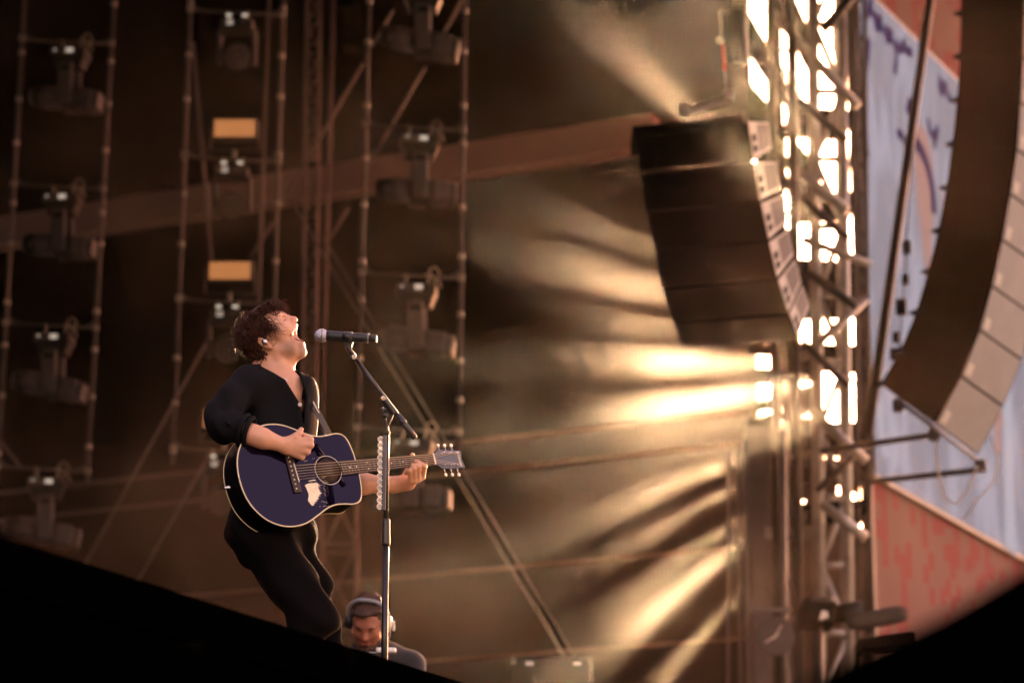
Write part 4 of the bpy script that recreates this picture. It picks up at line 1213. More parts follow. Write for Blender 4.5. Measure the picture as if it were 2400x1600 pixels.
F.cone(C(640, 850, .02), .060, C(646, 880, .02), .062, .004, 'sub')
# cut the cuff square
hem = C(570, 1004, .38); hd = (C(610, 1026, .39) - C(552, 1010, .372)).normalized()
F.cone(hem + hd * .068, .072, hem + hd * .17, .072, .004, 'sub')
shirt = world_part('shirt', F.mesh('shirt'), M['shirt'], singer)
M['button'] = mat('button', (.5, .48, .45), .3)
for p in (C(668, 890, .165), C(702, 948, .235)):
    MB().lathe([(0, 0), (.0080, 0), (.0080, .003), (.006, .0045), (0, .003)], p, cv(.45, .1, .85), 14).build('button', M['button'], shirt)
def ribbon(pts, w, th, nrm):
    """flat strip along pts, w wide, facing nrm"""
    b = MB(); vs = []; fs = []
    for i, p in enumerate(pts):
        t = (pts[min(i + 1, len(pts) - 1)] - pts[max(i - 1, 0)]).normalized()
        nn = nrm[i] if isinstance(nrm, list) else nrm
        s_ = t.cross(nn).normalized() * (w[i] if isinstance(w, list) else w) / 2
        n_ = nn.normalized() * th / 2
        vs += [p - s_ - n_, p + s_ - n_, p + s_ + n_, p - s_ + n_]
        if i:
            o = 4 * i
            fs += [(o - 4, o - 3, o + 1, o), (o - 3, o - 2, o + 2, o + 1), (o - 2, o - 1, o + 3, o + 2), (o - 1, o - 4, o, o + 3)]
    fs += [(3, 2, 1, 0), tuple(4 * (len(pts) - 1) + k for k in range(4))]
    b.add(vs, fs, False); return b
cr_ = smooth([C(604, 868, -.02), C(614, 874, .07), C(638, 884, .125), C(662, 899, .150)])
ribbon(cr_, .034, .006, cv(-.2, .1, 1)).build('collar', M['shirt'], shirt)
cr_ = smooth([C(690, 882, .06), C(708, 895, .085), C(717, 915, .10), C(716, 938, .135)])
ribbon(cr_, .034, .006, cv(.5, .1, .8)).build('collar', M['shirt'], shirt)

# rolled cuff and placket
u1 = hd.orthogonal().normalized(); u2 = hd.cross(u1)
for off, rr in ((.000, .0555), (-.022, .0600)):
    cc_ = C(566, 1008, .376) + hd * (.030 + off)
    MB().tube([cc_ + (u1 * math.cos(a) + u2 * math.sin(a)) * rr * (1 + .03 * math.sin(3 * a)) for a in [k * math.pi / 12 for k in range(25)]], .010, 8, caps=False).build('cuff', M['shirt'], shirt)

# ---------------- trousers
M['trousers'] = mat('trousers', (.0045, .0035, .0035), .9, spec=.05, bump=.3, bscale=700)
hipR, hipL = C(606, 1248, .27), C(676, 1258, .13)
kneR, kneL = C(730, 1446, .40), C(728, 1400, .18)
ankR, ankL = Vector((C(690, 1700, .33).x, C(690, 1700, .36).y, DECK + .12)), Vector((C(800, 1700, .33).x, C(735, 1700, .25).y, DECK + .12))
F = Field((-1.4, 9.9, DECK + .05), (-.45, 11.4, 3.75), .008)
F.ell(C(628, 1235, .20), (.165, .135, .13), .05)
F.cone(hipR, .112, kneR, .084, .06); F.cone(hipL, .105, kneL, .078, .06)
F.ell(kneR + cv(.012, .0, .02), (.075, .07, .085), .04)
F.cone(kneR, .082, ankR, .062, .04); F.cone(kneL, .076, ankL, .062, .04)
F.ell(C(592, 1262, .18), (.085, .09, .10), .05)
F.folds(.011, 36, 9, (1, 1, 1))
world_part('trousers', F.mesh('trousers'), M['trousers'], singer)
F = Field((-1.5, 9.8, DECK - .01), (-.1, 11.4, DECK + .32), .008)
for a, s in ((ankR, .04), (ankL, .05)):
    fl = Vector((a.x, a.y, DECK + .05)); tip = fl + Vector((.19, -.06, -.01))
    F.cone(a, .05, fl, .048, .03); F.cone(fl, .05, tip, .042, .03)
F.apply(lambda X, Y, Z: (DECK + .002) - Z + 0 * X + 0 * Y, (-1.5, 9.8, DECK - .02), (-.1, 11.4, DECK + .01), .0, 'sub') if False else None
world_part('boots', F.mesh('boots'), M['cab_black'], singer)

# ---------------- hair: dark cap plus curls
M['hair'] = mat('hair', (.050, .019, .0095), .55, spec=.2, nscale=40, namt=.4)
F = Field(HS.c - Vector((.22,) * 3), HS.c + Vector((.22,) * 3), .0045)
def he(c, r, k=.02, mode='add', RR=None): F.ell(HS.p(*c), r, k, mode, HS.R if RR is None else RR)
he((-.026, 0, .042), (.090, .076, .080)); he((-.062, 0, -.005), (.060, .068, .075), .03); he((-.085, 0, -.070), (.040, .054, .055), .03)
he((.030, 0, .082), (.056, .060, .030), .03)
he((.0, -.068, .045), (.028, .016, .035), .02); he((.0, .068, .045), (.028, .016, .035), .02)
F.folds(.004, 120, 21)
cap = world_part('hair', F.mesh('hair'), M['hair'], singer)
b = MB()
rs = random.Random(11)
EAR = HS.p(-.030, -.095, -.014)
def curl(root, d0, L_, amp, turns, r, grav, pull=None):
    n = 14; d = d0.normalized(); p = root.copy(); pts = []
    a0 = rs.random() * 6.28; u = d.orthogonal().normalized()
    sgn = rs.choice((-1, 1))
    for i in range(n):
        t = i / (n - 1)
        w = d.cross(u).normalized(); u = w.cross(d).normalized()
        a = a0 + sgn * turns * 6.28 * t
        off = (u * math.cos(a) + w * math.sin(a)) * amp * min(1, t * 2.5)
        pts.append(p + off)
        p = p + d * (L_ / (n - 1))
        d = (d + Vector((0, 0, -1)) * grav + (pull * .08 if pull is not None else Vector((0, 0, 0)))).normalized()
    if any((q - EAR).length < .026 for q in pts): return            # the near ear stays free
    b.tube(pts, [r * (1 - .75 * i / (n - 1)) for i in range(n)], 3, caps=False)
count = 0
while count < 4600:
    v = Vector((rs.gauss(0, 1), rs.gauss(0, 1), rs.gauss(0, 1))).normalized()
    if v.x > .55 and v.z < .62: continue
    if v.x > .12 and v.z < .12: continue
    if v.z < -.72: continue
    if abs(v.y) > .7 and -.5 < v.z < -.02 and v.x > -.35: continue
    root = HS.p(-.026 + v.x * .084, v.y * .071, .030 + v.z * .078 - (0.03 if v.x < -.3 and v.z < .0 else 0))
    nrm = (HS.x * v.x + HS.y * v.y + HS.z * v.z)
    if v.z > .25:
        flow = HS.x * rs.uniform(-.6, 1.0 if v.x > -.1 else .2) + HS.y * (v.y * 1.2 + rs.gauss(0, .4))
    else:
        flow = -HS.z * 1.0 - HS.x * .2 + HS.y * rs.gauss(0, .3)
    d0 = nrm * rs.uniform(.15, .6) + flow * .9 + Vector((rs.gauss(0, .25), rs.gauss(0, .25), rs.gauss(0, .25)))
    curl(root, d0, rs.uniform(.034, .066), rs.uniform(.004, .0085), rs.uniform(.7, 1.5), rs.uniform(.0018, .0034), rs.uniform(.02, .09), nrm * -2.6)
    count += 1
for k in range(800):                                                  # crown and parting
    root = HS.p(rs.uniform(-.08, .06), rs.uniform(-.065, .065), .098 + rs.uniform(-.012, .006))
    curl(root, HS.z * rs.uniform(.0, .4) + HS.x * rs.gauss(.1, .8) + HS.y * rs.gauss(0, .8), rs.uniform(.03, .055), rs.uniform(.004, .0085), rs.uniform(.8, 1.5), rs.uniform(.0018, .0032), rs.uniform(.02, .06), -HS.z * 2.4)
for k in range(260):                                                  # fringe falling over the brow and past the nose
    root = HS.p(.062 + rs.uniform(-.02, .012), rs.uniform(-.055, .07), .090 + rs.uniform(-.015, .015))
    curl(root, HS.x * 1.0 + HS.z * rs.uniform(-.8, .1) + HS.y * rs.gauss(0.1, .45), rs.uniform(.045, .09), rs.uniform(.006, .013), rs.uniform(.8, 1.6), rs.uniform(.0015, .0026), rs.uniform(.02, .07), -HS.z * rs.uniform(.4, 1.8))
for k in range(90):                                                   # locks before the ear and on the temple
    root = HS.p(.015 + rs.uniform(-.02, .03), -.076 + rs.uniform(-.004, .006), .05 + rs.uniform(-.03, .03))
    curl(root, -HS.z * .8 - HS.y * .5 + HS.x * rs.uniform(-.2, .9), rs.uniform(.04, .09), rs.uniform(.004, .010), rs.uniform(.8, 1.8), .0014, .03, HS.y * .9)
for k in range(420):                                                  # nape flicks
    root = HS.p(-.095 + rs.uniform(-.03, .04), rs.uniform(-.06, .05), -.07 + rs.uniform(-.03, .04))
    curl(root, -HS.z * 1.0 - HS.x * rs.uniform(-.2, .8), rs.uniform(.05, .10), rs.uniform(.005, .012), rs.uniform(.7, 1.5), .0014, .05)
co = b.build('curls', M['hair'], cap)
# eyebrow and lashes of the closed eye
M['brow'] = mat('brow', (.03, .015, .01), .6)
b = MB()
for y in (-1, 1):
    for k in range(40):
        t = k / 39
        p = HS.p(.0905 - .012 * t * t, y * (.012 + .036 * t), .031 + .006 * math.sin(t * 2.6))
        b.tube([p, p + HS.y * y * .007 + HS.z * rs.uniform(-.002, .003) + HS.x * .001], [.0011, .0004], 3, caps=False)
    for k in range(16):
        t = k / 15
        p = HS.p(.0865 - .008 * (2 * t - 1) ** 2 - .004 * t, y * (.020 + .024 * t), .0035)
        b.tube([p, p + HS.x * .006 - HS.z * .004], [.0009, .0003], 3, caps=False)
b.build('eyebrow', M['brow'], singer)
# in-ear monitor
ear = HS.p(-.018, -.0935, -.010)
M['chrome'] = mat('chrome', (.7, .68, .66), .15, 1.0)
ie = MB().lathe([(0, -.006), (.009, -.005), (.0125, .0), (.011, .005), (.006, .008), (0, .009)], ear, cv(-.1, .15, 1), 16).build('ear_monitor', M['chrome'], singer)
MB().box(ear + cv(0, 0, .0095), (.008, .004, .008), bev=.001).build('monitor_plate', M['white_paint'], ie)
MB().tube(smooth([ear, ear + cv(-.006, -.016, .004), C(622, 822, .07), C(612, 850, .06), C(606, 872, .03)], 4), .0012, 5).build('monitor_cable', M['black_plastic'], ie)
# ------------------------------------------------------------------ acoustic guitar (x to the nut, y up across the top, z out of the top)
gn = cv(.52, .36, .77).normalized()
ga = cv(.80, .060, -.57); ga = (ga - gn * ga.dot(gn)).normalized()
gb = gn.cross(ga).normalized()
G0 = C(690, 1110, .335)
Rg = Matrix([[ga[i], gb[i], gn[i]] for i in range(3)]).to_quaternion()
gt = empty('acoustic_guitar', G0, 'dark navy acoustic guitar with cream binding and a worn bare patch', 'guitar', rot=Rg)
def GP(mb, nm, m, par=None): return mb.build(nm, m, par or gt, world=False)
m = bpy.data.materials.new('guitar_gloss'); nt, bs = nodes(m)
tc = N(nt, 'ShaderNodeTexCoord'); nz = N(nt, 'ShaderNodeTexNoise'); nz.inputs['Scale'].default_value = 90; nt.links.new(tc.outputs['Object'], nz.inputs[0])
mpg = N(nt, 'ShaderNodeMapping'); mpg.inputs['Scale'].default_value = (.04, 1, 1); nt.links.new(tc.outputs['Object'], mpg.inputs[0]); nt.links.new(mpg.outputs[0], nz.inputs[0])
nt.links.new(mixc(nt, nz.outputs[0], (.0022, .0016, .0065), (.0034, .0024, .0095)), bs.inputs['Base Color'])
bs.inputs['Roughness'].default_value = .035; bs.inputs['IOR'].default_value = 1.47; bs.inputs['Specular Tint'].default_value = (.60, .50, .86, 1)  # purple of the dusk sky's reflection put into the specular tint
M['guitar_gloss'] = m
M['guitar_side'] = mat('guitar_side', (.004, .003, .003), .45, spec=.12)
M['binding'] = mat('binding', (.78, .66, .42), .35)
M['rosewood'] = mat('rosewood', (.040, .016, .012), .5, nscale=70, namt=.3)
M['bone'] = mat('bone', (.8, .74, .6), .35)
M['string'] = mat('string', (.65, .50, .28), .3, .9)
M['bare_wood'] = mat('bare_wood', (.88, .74, .52), .55, nscale=60, namt=.12)
M['fret'] = mat('fret', (.75, .68, .55), .25, 1.0)
M['dot'] = mat('dot', (.85, .82, .78), .3)
half = [(-.240, 0), (-.238, .035), (-.228, .080), (-.205, .125), (-.165, .168), (-.110, .196), (-.055, .204), (0, .196), (.055, .172), (.105, .148), (.145, .138), (.185, .139), (.222, .143), (.252, .135), (.270, .108), (.280, .055), (.282, 0)]
up_ = smooth([Vector((x, w, 0)) for x, w in half], 4)
outline = up_ + [Vector((p.x, -p.y, 0)) for p in reversed(up_[1:-1])]
DP = .115
b = MB()
b.add([p for p in outline] + [p + Vector((0, 0, -DP)) for p in outline], [(i, (i + 1) % len(outline), (i + 1) % len(outline) + len(outline), i + len(outline)) for i in range(len(outline))], True)
sides = GP(b, 'body', M['guitar_side'])
b = MB(); b.add([p + Vector((0, 0, -DP)) for p in outline], [tuple(range(len(outline)))]); GP(b, 'back', M['guitar_side'])
# top: outline with the sound hole left open
n = len(outline); HX, HRr = .150, .0505
hole = []
for p in outline:
    a = math.atan2(p.y, p.x - HX); hole.append(Vector((HX + HRr * math.cos(a), HRr * math.sin(a), 0)))
b = MB(); b.add(outline + hole, [(i, (i + 1) % n, n + (i + 1) % n, n + i) for i in range(n)])
for q in range(len(b.v)): b.v[q] = (b.v[q][0], b.v[q][1], .0015)
top = GP(b, 'top', M['guitar_gloss'])
GP(MB().tube(outline + [outline[0], outline[1]], .0030, 6, caps=False), 'binding', M['binding'], sides)
GP(MB().tube([p + Vector((0, 0, -DP)) for p in outline] + [outline[0] + Vector((0, 0, -DP))], .0020, 6, caps=False), 'back_binding', M['binding'], sides)
ring = lambda r, z=.002: [Vector((HX + r * math.cos(k * math.pi / 28), r * math.sin(k * math.pi / 28), z)) for k in range(57)]
GP(MB().tube(ring(.0575), .0013, 5, caps=False), 'rosette', M['bone'], top)
b = MB(); b.lathe([(HRr, 0), (HRr, -.004), (HRr + .001, -.004)], (HX, 0, 0), (0, 0, 1), 40); GP(b, 'hole_edge', M['rosewood'], top)
M['inside'] = mat('inside', (.014, .007, .006), .9)
b = MB(); b.lathe([(0, 0), (.085, 0), (.085, .002), (0, .002)], (HX, 0, -.07), (0, 0, 1), 30); GP(b, 'sound_hole_inside', M['inside'], top)
b = MB(); b.box((HX - .01, -.012, -.067), (.03, .012, .002)); GP(b, 'maker_label', M['rail'], top)
# bridge
b = MB(); b.box((-.008, 0, .006), (.034, .155, .010), bev=.004); br = GP(b, 'bridge', M['rosewood'])
b = MB(); b.box((.002, 0, .0125), (.003, .075, .005), Matrix.Rotation(.05, 3, 'Z')); GP(b, 'saddle', M['bone'], br)
for k in range(8):
    b = MB(); b.lathe([(0, 0), (.0034, 0), (.0036, .003), (.002, .0055), (0, .006)], (-.015, -.0625 + k * .0180, .011), (0, 0, 1), 10); GP(b, 'bridge_pin', M['bone'], br)
# neck, fretboard
NUT = .63
b = MB(); vs = []; fs = []
for i in range(13):
    t = i / 12; x = .19 + (NUT + .004 - .19) * t; w = .028 - .0065 * t; d = .013 + (.004 if t < .2 else 0)
    for k in range(9):
        a = math.pi * k / 8; vs.append((x, w * math.cos(a), .004 - (.003 + d) * math.sin(a)))
    if i:
        for k in range(8): fs.append((9 * i - 9 + k, 9 * i - 8 + k, 9 * i + k + 1, 9 * i + k))
b.add(vs, fs, True); neck = GP(b, 'neck', M['guitar_side'])
b = MB(); b.prism([(.205, -.0285, .004), (NUT, -.0215, .004), (NUT, .0215, .004), (.205, .0285, .004)], (0, 0, .007)); fb = GP(b, 'fretboard', M['rosewood'], neck)
fx = lambda k: NUT - NUT * (1 - 2 ** (-k / 12.0))
for k in range(1, 20):
    x = fx(k); w = .0215 + (NUT - x) / (NUT - .205) * .007
    GP(MB().tube([(x, -w, .0112), (x, w, .0112)], .00075, 5), 'fret', M['fret'], neck)
for k in (3, 5, 7, 9, 12, 15, 17):
    x = (fx(k) + fx(k - 1)) / 2
    for y in ((-.013, .013) if k == 12 else (0,)):
        b = MB(); b.lathe([(0, 0), (.0030, 0), (.0030, .0006), (0, .0006)], (x, y, .0112), (0, 0, 1), 10); GP(b, 'inlay_dot', M['dot'], neck)
GP(MB().box((NUT + .0025, 0, .010), (.005, .044, .011)), 'nut', M['bone'], neck)
for k in range(6):
    y0 = -.0275 + k * .011; y1 = -.0175 + k * .007
    GP(MB().tube([(.002, y0, .0155), (NUT, y1, .0140)], .00055 + .00012 * k, 5, caps=False), 'string', M['string'])
# headstock, tilted back
M['headstock_black'] = mat('headstock_black', (.03, .027, .036), .25, coat=.8)
hs = Matrix.Translation((NUT + .004, 0, .004)) @ Matrix.Rotation(math.radians(14), 4, 'Y')
hp = [(0, -.022), (.018, -.026), (.034, -.037), (.060, -.0385), (.120, -.0365), (.158, -.0355), (.170, -.0345), (.168, -.016), (.162, 0), (.168, .016), (.170, .0345), (.158, .0355), (.120, .0365), (.060, .0385), (.034, .037), (.018, .026), (0, .022)]
b = MB(); b.prism([hs @ Vector((x, y, .0)) for x, y in hp], hs.to_3x3() @ Vector((0, 0, -.014))); hd_ = GP(b, 'headstock', M['headstock_black'])
M['pearl'] = mat('pearl', (.85, .80, .70), .25, coat=.5)
for s in (-1, 1):
    for k in range(3):
        x = .058 + k * .038; y = s * .0245
        p = hs @ Vector((x, y, 0)); zz = hs.to_3x3() @ Vector((0, 0, 1)); yy = hs.to_3x3() @ Vector((0, s, 0))
        GP(MB().lathe([(0, 0), (.0062, 0), (.0058, .002), (.0032, .003), (.0032, .012), (.0038, .013), (0, .014)], p, zz, 12), 'tuning_post', M['chrome'], hd_)
        q = p - zz * .010
        GP(MB().tube([q, q + yy * .030], .0022, 6), 'peg_shaft', M['chrome'], hd_)
        c_ = q + yy * .037
        b = MB(); b.lathe([(.0, -.004), (.006, -.0035), (.0078, 0), (.006, .0035), (0, .004)], c_, zz if k != 1 else (zz + yy * .0), 12); GP(b, 'peg_button', M['pearl'], hd_)
        yk = (-.0175 + (k if s < 0 else 5 - k) * .007)
        GP(MB().tube([(NUT + .004, yk, .0140), p + zz * .009], .0006, 4, caps=False), 'string_end', M['string'], hd_)
cu2 = bpy.data.curves.new('logo', 'FONT'); cu2.body = 'Gibson'; cu2.size = .021; cu2.align_x = 'CENTER'; cu2.align_y = 'CENTER'; cu2.extrude = .0004; cu2.shear = .35; cu2.resolution_u = 3
tmp = bpy.data.objects.new('tmp', cu2); COL.objects.link(tmp)
me = bpy.data.meshes.new_from_object(tmp.evaluated_get(bpy.context.evaluated_depsgraph_get())); bpy.data.objects.remove(tmp)
me.transform(hs @ Matrix.Translation((.148, 0, .0015)) @ Matrix.Rotation(-math.pi / 2, 4, 'Z'))
me.materials.clear(); me.materials.append(M['binding'])
link_mesh('lettering', me, hd_)
# worn patch of bare wood below the strings, with ragged edges, and fine scratches
rg = random.Random(4)
def brushed(cx, cy, rows, nm):
    """patch worn along the grain: thin strips whose ends are ragged; rows = (y, x left, x right)"""
    b = MB(); vs = []; fs = []
    for (y0, l0, r0), (y1, l1, r1) in zip(rows[:-1], rows[1:]):
        n_ = max(2, int(abs(y1 - y0) / .0011))
        for k in range(n_):
            t = k / n_; y = y0 + (y1 - y0) * t; h_ = abs(y1 - y0) / n_ * 1.02
            l_ = l0 + (l1 - l0) * t + rg.uniform(-.0012, .0012); r_ = r0 + (r1 - r0) * t + rg.choice((rg.uniform(-.003, .002), rg.uniform(-.003, .008)))
            if r_ > l_: b.quad((cx + l_, cy + y, .0021), (cx + r_, cy + y, .0021), (cx + r_, cy + y - h_, .0021), (cx + l_, cy + y - h_, .0021))
    return GP(b, nm, M['bare_wood'], top)
brushed(.058, -.078, [(.034, -.012, .024), (.030, -.026, .034), (.010, -.022, .030), (-.008, -.020, .034), (-.020, -.024, .022), (-.032, -.030, .012), (-.044, -.024, -.004), (-.054, -.018, -.012)], 'worn_patch')
brushed(.070, -.034, [(.0025, -.010, .012), (.0, -.022, .014), (-.0015, -.012, .010)], 'worn_patch')
for k in range(26):
    x, y = .075 + rg.uniform(-.03, .05), rg.choice((-.05, -.13, .045, -.03)) + rg.uniform(-.012, .012); l_ = rg.uniform(.006, .02)
    b = MB(); b.quad((x, y, .0019), (x + l_, y + .001, .0019), (x + l_, y + .0016, .0019), (x, y + .0006, .0019)); GP(b, 'scratch', M['bare_wood'], top)
# jack plug and strap
GP(MB().lathe([(0, 0), (.008, 0), (.008, .02), (.005, .022), (.005, .034), (0, .034)], (-.243, -.01, -.06), (-1, 0, 0), 10), 'jack_plug', M['chrome'], sides)
M['strap'] = mat('strap', (.06, .05, .045), .5); M['strap_pale'] = mat('strap_pale', (.55, .47, .36), .6)
def inv(p): return Rg.inverted() @ (p - G0)
st_ = smooth([C(698, 892, -.10), C(712, 905, .03), C(723, 926, .115), C(739, 956, .150), C(755, 986, .155), C(769, 1012, .145), C(782, 1040, .11)], 5)
GP(ribbon([inv(p) for p in st_], .026, .003, Rg.inverted() @ cv(.55, .25, .8)), 'strap', M['strap'])
GP(ribbon([inv(p + cv(.004, .001, .004)) for p in st_[8:18]], .006, .002, Rg.inverted() @ cv(.55, .25, .8)), 'strap_edge', M['strap_pale'])

# ------------------------------------------------------------------ microphone stand, microphone and picks
MBk = .33
def Cm(px, py, b=.0): return C(px, py, MBk + b)
M['stand_black'] = mat('stand_black', (.014, .013, .014), .35, .3, nscale=30, namt=.3, coat=.3)
up0 = Cm(907, 1010); base_xy = Vector((up0.x, up0.y, DECK))
ms = empty('microphone_stand', base_xy, 'black microphone boom stand in front of the singer', 'microphone stand')
bot = Vector((up0.x, up0.y, DECK + .05))
U1 = lambda z: Vector((up0.x, up0.y, z))
zc1 = Cm(903, 1208).z; zc2 = Cm(902, 1235).z; zc3 = Cm(902, 1292).z
MB().tube([bot, U1(zc3)], .0125, 16).build('lower_tube', M['stand_black'], ms)
MB().lathe([(0, 0), (.0165, 0), (.0175, .01), (.0155, .09), (.0165, .1), (.012, .104), (0, .104)], U1(zc3 - .002), (0, 0, 1), 18).build('height_clutch', M['stand_black'], ms)
MB().tube([U1(zc3 + .09), U1(up0.z)], .0095, 14).build('upper_tube', M['stand_black'], ms)
MB().lathe([(0, 0), (.14, 0), (.145, .012), (.05, .03), (.016, .05), (0, .05)], base_xy, (0, 0, 1), 36).build('round_base', M['stand_black'], ms)
# pick holder sleeve
hz0, hz1 = Cm(903, 1208).z, Cm(903, 1022).z
sl_ = MB().box(U1((hz0 + hz1) / 2) + Vector((-.009, -.011, 0)), (.016, .013, hz1 - hz0), bev=.003).build('pick_holder', M['stand_black'], ms)
# boom
kn = Cm(908, 975, .02)
bA, bB = Cm(830, 836), Cm(973, 1027)
bd_ = (bB - bA).normalized()
MB().tube([bA, bA + bd_ * ((bB - bA).length * .83)], .0088, 14).build('boom_arm', M['stand_black'], ms)
MB().lathe([(0, 0), (.0125, 0), (.0125, .105), (.009, .112), (0, .112)], bB - bd_ * .112, bd_, 14).build('counterweight', M['stand_black'], ms)
MB().lathe([(0, 0), (.013, 0), (.0145, .01), (.0145, .07), (.012, .08), (0, .08)], Cm(895, 930), bd_, 14).build('boom_clutch', M['stand_black'], ms)
MB().lathe([(0, 0), (.0155, 0), (.0155, .02), (.013, .024), (0, .024)], Cm(938, 981) , bd_, 14).build('boom_collar', M['stand_black'], ms)
for p, r in ((Cm(829, 837, .016), .0125), (Cm(898, 933, .018), .0125)):
    k_ = MB().lathe([(0, -.02), (r, -.02), (r, .006), (r * .8, .009), (0, .009)], p, cv(.1, .0, 1), 16).build('joint_knob', M['stand_black'], ms)
    MB().lathe([(r * .55, .0085), (r * .72, .0085), (r * .72, .0105), (r * .55, .0105)], p, cv(.1, .0, 1), 14).build('knob_mark', M['chrome'], k_)
MB().tube(smooth([U1(up0.z - .02), Cm(906, 995), Cm(902, 984), Cm(896, 967), Cm(908, 958), Cm(924, 968)], 4), .0085, 10).build('swivel_bracket', M['stand_black'], ms)
MB().prism([Cm(906, 960, .006), Cm(926, 962, .006), Cm(918, 984, .006), Cm(908, 1004, .006)], cv(0, 0, -.012)).build('swivel_plate', M['stand_black'], ms)
MB().lathe([(0, 0), (.010, 0), (.012, .01), (.010, .024), (0, .026)], Cm(905, 973, .006), cv(-.2, 0, 1), 14).build('swivel_knob', M['stand_black'], ms)
MB().lathe([(0, 0), (.007, 0), (.009, .012), (0, .016)], Cm(896, 963, .0), cv(-.3, 1, .2), 10).build('wing_screw', M['stand_black'], ms)
MB().lathe([(0, 0), (.013, 0), (.013, .012), (0, .012)], U1(up0.z - .014), (0, 0, 1), 14).build('upper_collar', M['stand_black'], ms)
# clip
mic0, mic1 = Cm(752, 786), Cm(874, 793)
md = (mic1 - mic0).normalized()
MB().prism([Cm(799, 796, .008), Cm(828, 800, .008), Cm(824, 814, .008), Cm(818, 819, .008), Cm(812, 812, .008)], cv(0, 0, -.02)).build('mic_clip', M['stand_black'], ms)
MB().tube([Cm(815, 808), Cm(820, 822), bA], [.013, .010, .011], 12).build('clip_stem', M['stand_black'], ms)
MB().lathe([(.0195, 0), (.0215, .0), (.0215, .036), (.0195, .036)], mic0 + md * .083, md, 20).build('clip_ring', M['stand_black'], ms)
mic = empty('microphone', mic0, 'black wireless microphone with silver mesh head, level with the singer\'s mouth', 'microphone')
m = bpy.data.materials.new('mic_mesh'); nt, bs = nodes(m)
tc = N(nt, 'ShaderNodeTexCoord'); vo = N(nt, 'ShaderNodeTexVoronoi'); vo.inputs['Scale'].default_value = 330; nt.links.new(tc.outputs['Object'], vo.inputs['Vector'])
mr = N(nt, 'ShaderNodeMapRange'); mr.inputs[1].default_value = .15; mr.inputs[2].default_value = .5; nt.links.new(vo.outputs['Distance'], mr.inputs[0])
nt.links.new(mixc(nt, mr.outputs[0], (.10, .10, .12), (.62, .62, .70)), bs.inputs['Base Color'])
bs.inputs['Metallic'].default_value = .8; bs.inputs['Roughness'].default_value = .35
bp = N(nt, 'ShaderNodeBump'); bp.inputs['Distance'].default_value = .002; nt.links.new(vo.outputs['Distance'], bp.inputs['Height']); nt.links.new(bp.outputs[0], bs.inputs['Normal'])
M['mic_mesh'] = m
MB().lathe([(0, -.025), (.012, -.0225), (.020, -.015), (.0255, -.004), (.0258, .008), (.0225, .018), (.020, .022), (0, .022)], mic0, md, 28).build('mesh_head', M['mic_mesh'], mic)
MB().lathe([(.0225, 0), (.0268, 0), (.0268, .007), (.0225, .007)], mic0 + md * .002, md, 28).build('head_ring', M['steel'], mic)
MB().lathe([(0, 0), (.0205, 0), (.0210, .02), (.0185, .14), (.0175, .163), (0, .163)], mic0 + md * .020, md, 24).build('handle', M['black_plastic'], mic)
MB().lathe([(0, 0), (.0155, 0), (.0150, .026), (.012, .030), (0, .030)], mic0 + md * .183, md, 20).build('antenna_cap', M['black_plastic'], mic)
MB().lathe([(.0176, 0), (.0184, 0), (.0184, .003), (.0176, .003)], mic0 + md * .178, md, 20).build('trim_ring', M['steel'], mic)
# twelve pale picks with a dark round print in the holder
M['pick'] = mat('pick', (.80, .74, .66), .35)
M['pick_print'] = mat('pick_print', (.20, .15, .12), .5)
outl = [(math.cos(a) * (.0118 if math.sin(a) > 0 else .0118 - .0025 * abs(math.sin(a))), math.sin(a) * (.0115 if math.sin(a) > 0 else .0135)) for a in [k * math.pi / 9 for k in range(18)]]
hn = cv(-.05, 0, 1).normalized(); hu = Vector((0, 0, 1)); hu = (hu - hn * hu.dot(hn)).normalized(); hr = hu.cross(hn)
for k in range(12):
    c_ = U1(hz1 - .012 - k * (hz1 - hz0 - .018) / 11.6) + CR * -.0235 + CB * .016
    pk = empty('guitar_pick', c_, 'pale guitar pick in the row clipped to the microphone stand', 'guitar pick', 'picks in the holder on the microphone stand')
    MB().prism([c_ + hr * x + hu * y for x, y in outl], hn * -.0012).build('plate', M['pick'], pk)
    MB().tube([c_ + hn * .0006 + hr * (.0055 * math.cos(a)) + hu * (.0055 * math.sin(a)) for a in [q * math.pi / 5 for q in range(11)]], .0009, 4, caps=False).build('print', M['pick_print'], pk)
    MB().tube([c_ + hn * .0006 + hr * x + hu * y for x, y in ((-.002, .002), (.002, .001), (-.001, -.002), (.0025, -.002))], .0007, 4, caps=False).build('print', M['pick_print'], pk)

# ------------------------------------------------------------------ crew member with headset, low behind the mic stand
DC = 14.3
def K(px, py, b=0.0): return D(px, py, DC - b)
HK = Head(K(862, 1458), cv(-.13, -.50, .85), cv(.02, .85, .50), 1.03)
crew = empty('person', Vector((K(880, 1560).x, K(880, 1560).y, DECK)), 'bearded crew member in grey top with headset, looking down behind the mic stand', 'person')
F = Field(HK.c + Vector((-.45, -.55, -1.1)), HK.c + Vector((.5, .55, .25)), .007)
sculpt_head(F, HK, False)
nb = K(880, 1528, -.10)
F.cone(HK.p(-.03, 0, -.07), .058, nb, .068, .03)
F.cone(K(880, 1590, -.12), .13, K(880, 1720, -.05), .13, .06)
for (s, e_, w_) in ((K(782, 1568, -.06), K(760, 1700, .12), K(850, 1745, .30)), (K(962, 1560, -.12), K(984, 1695, .06), K(900, 1745, .28))):
    F.cone(nb + cv(0, -.05, 0), .06, s, .055, .04); F.cone(s, .05, e_, .042, .03); F.cone(e_, .042, w_, .03, .02)
    F.cone(w_, .032, w_ + cv(0, -.02, .06), .03, .02)
    for k in range(5): F.cone(w_ + cv(-.03 + .015 * k, -.03, .07), .010, w_ + cv(-.035 + .017 * k, -.055, .12 - .012 * abs(k - 2)), .008, .004)
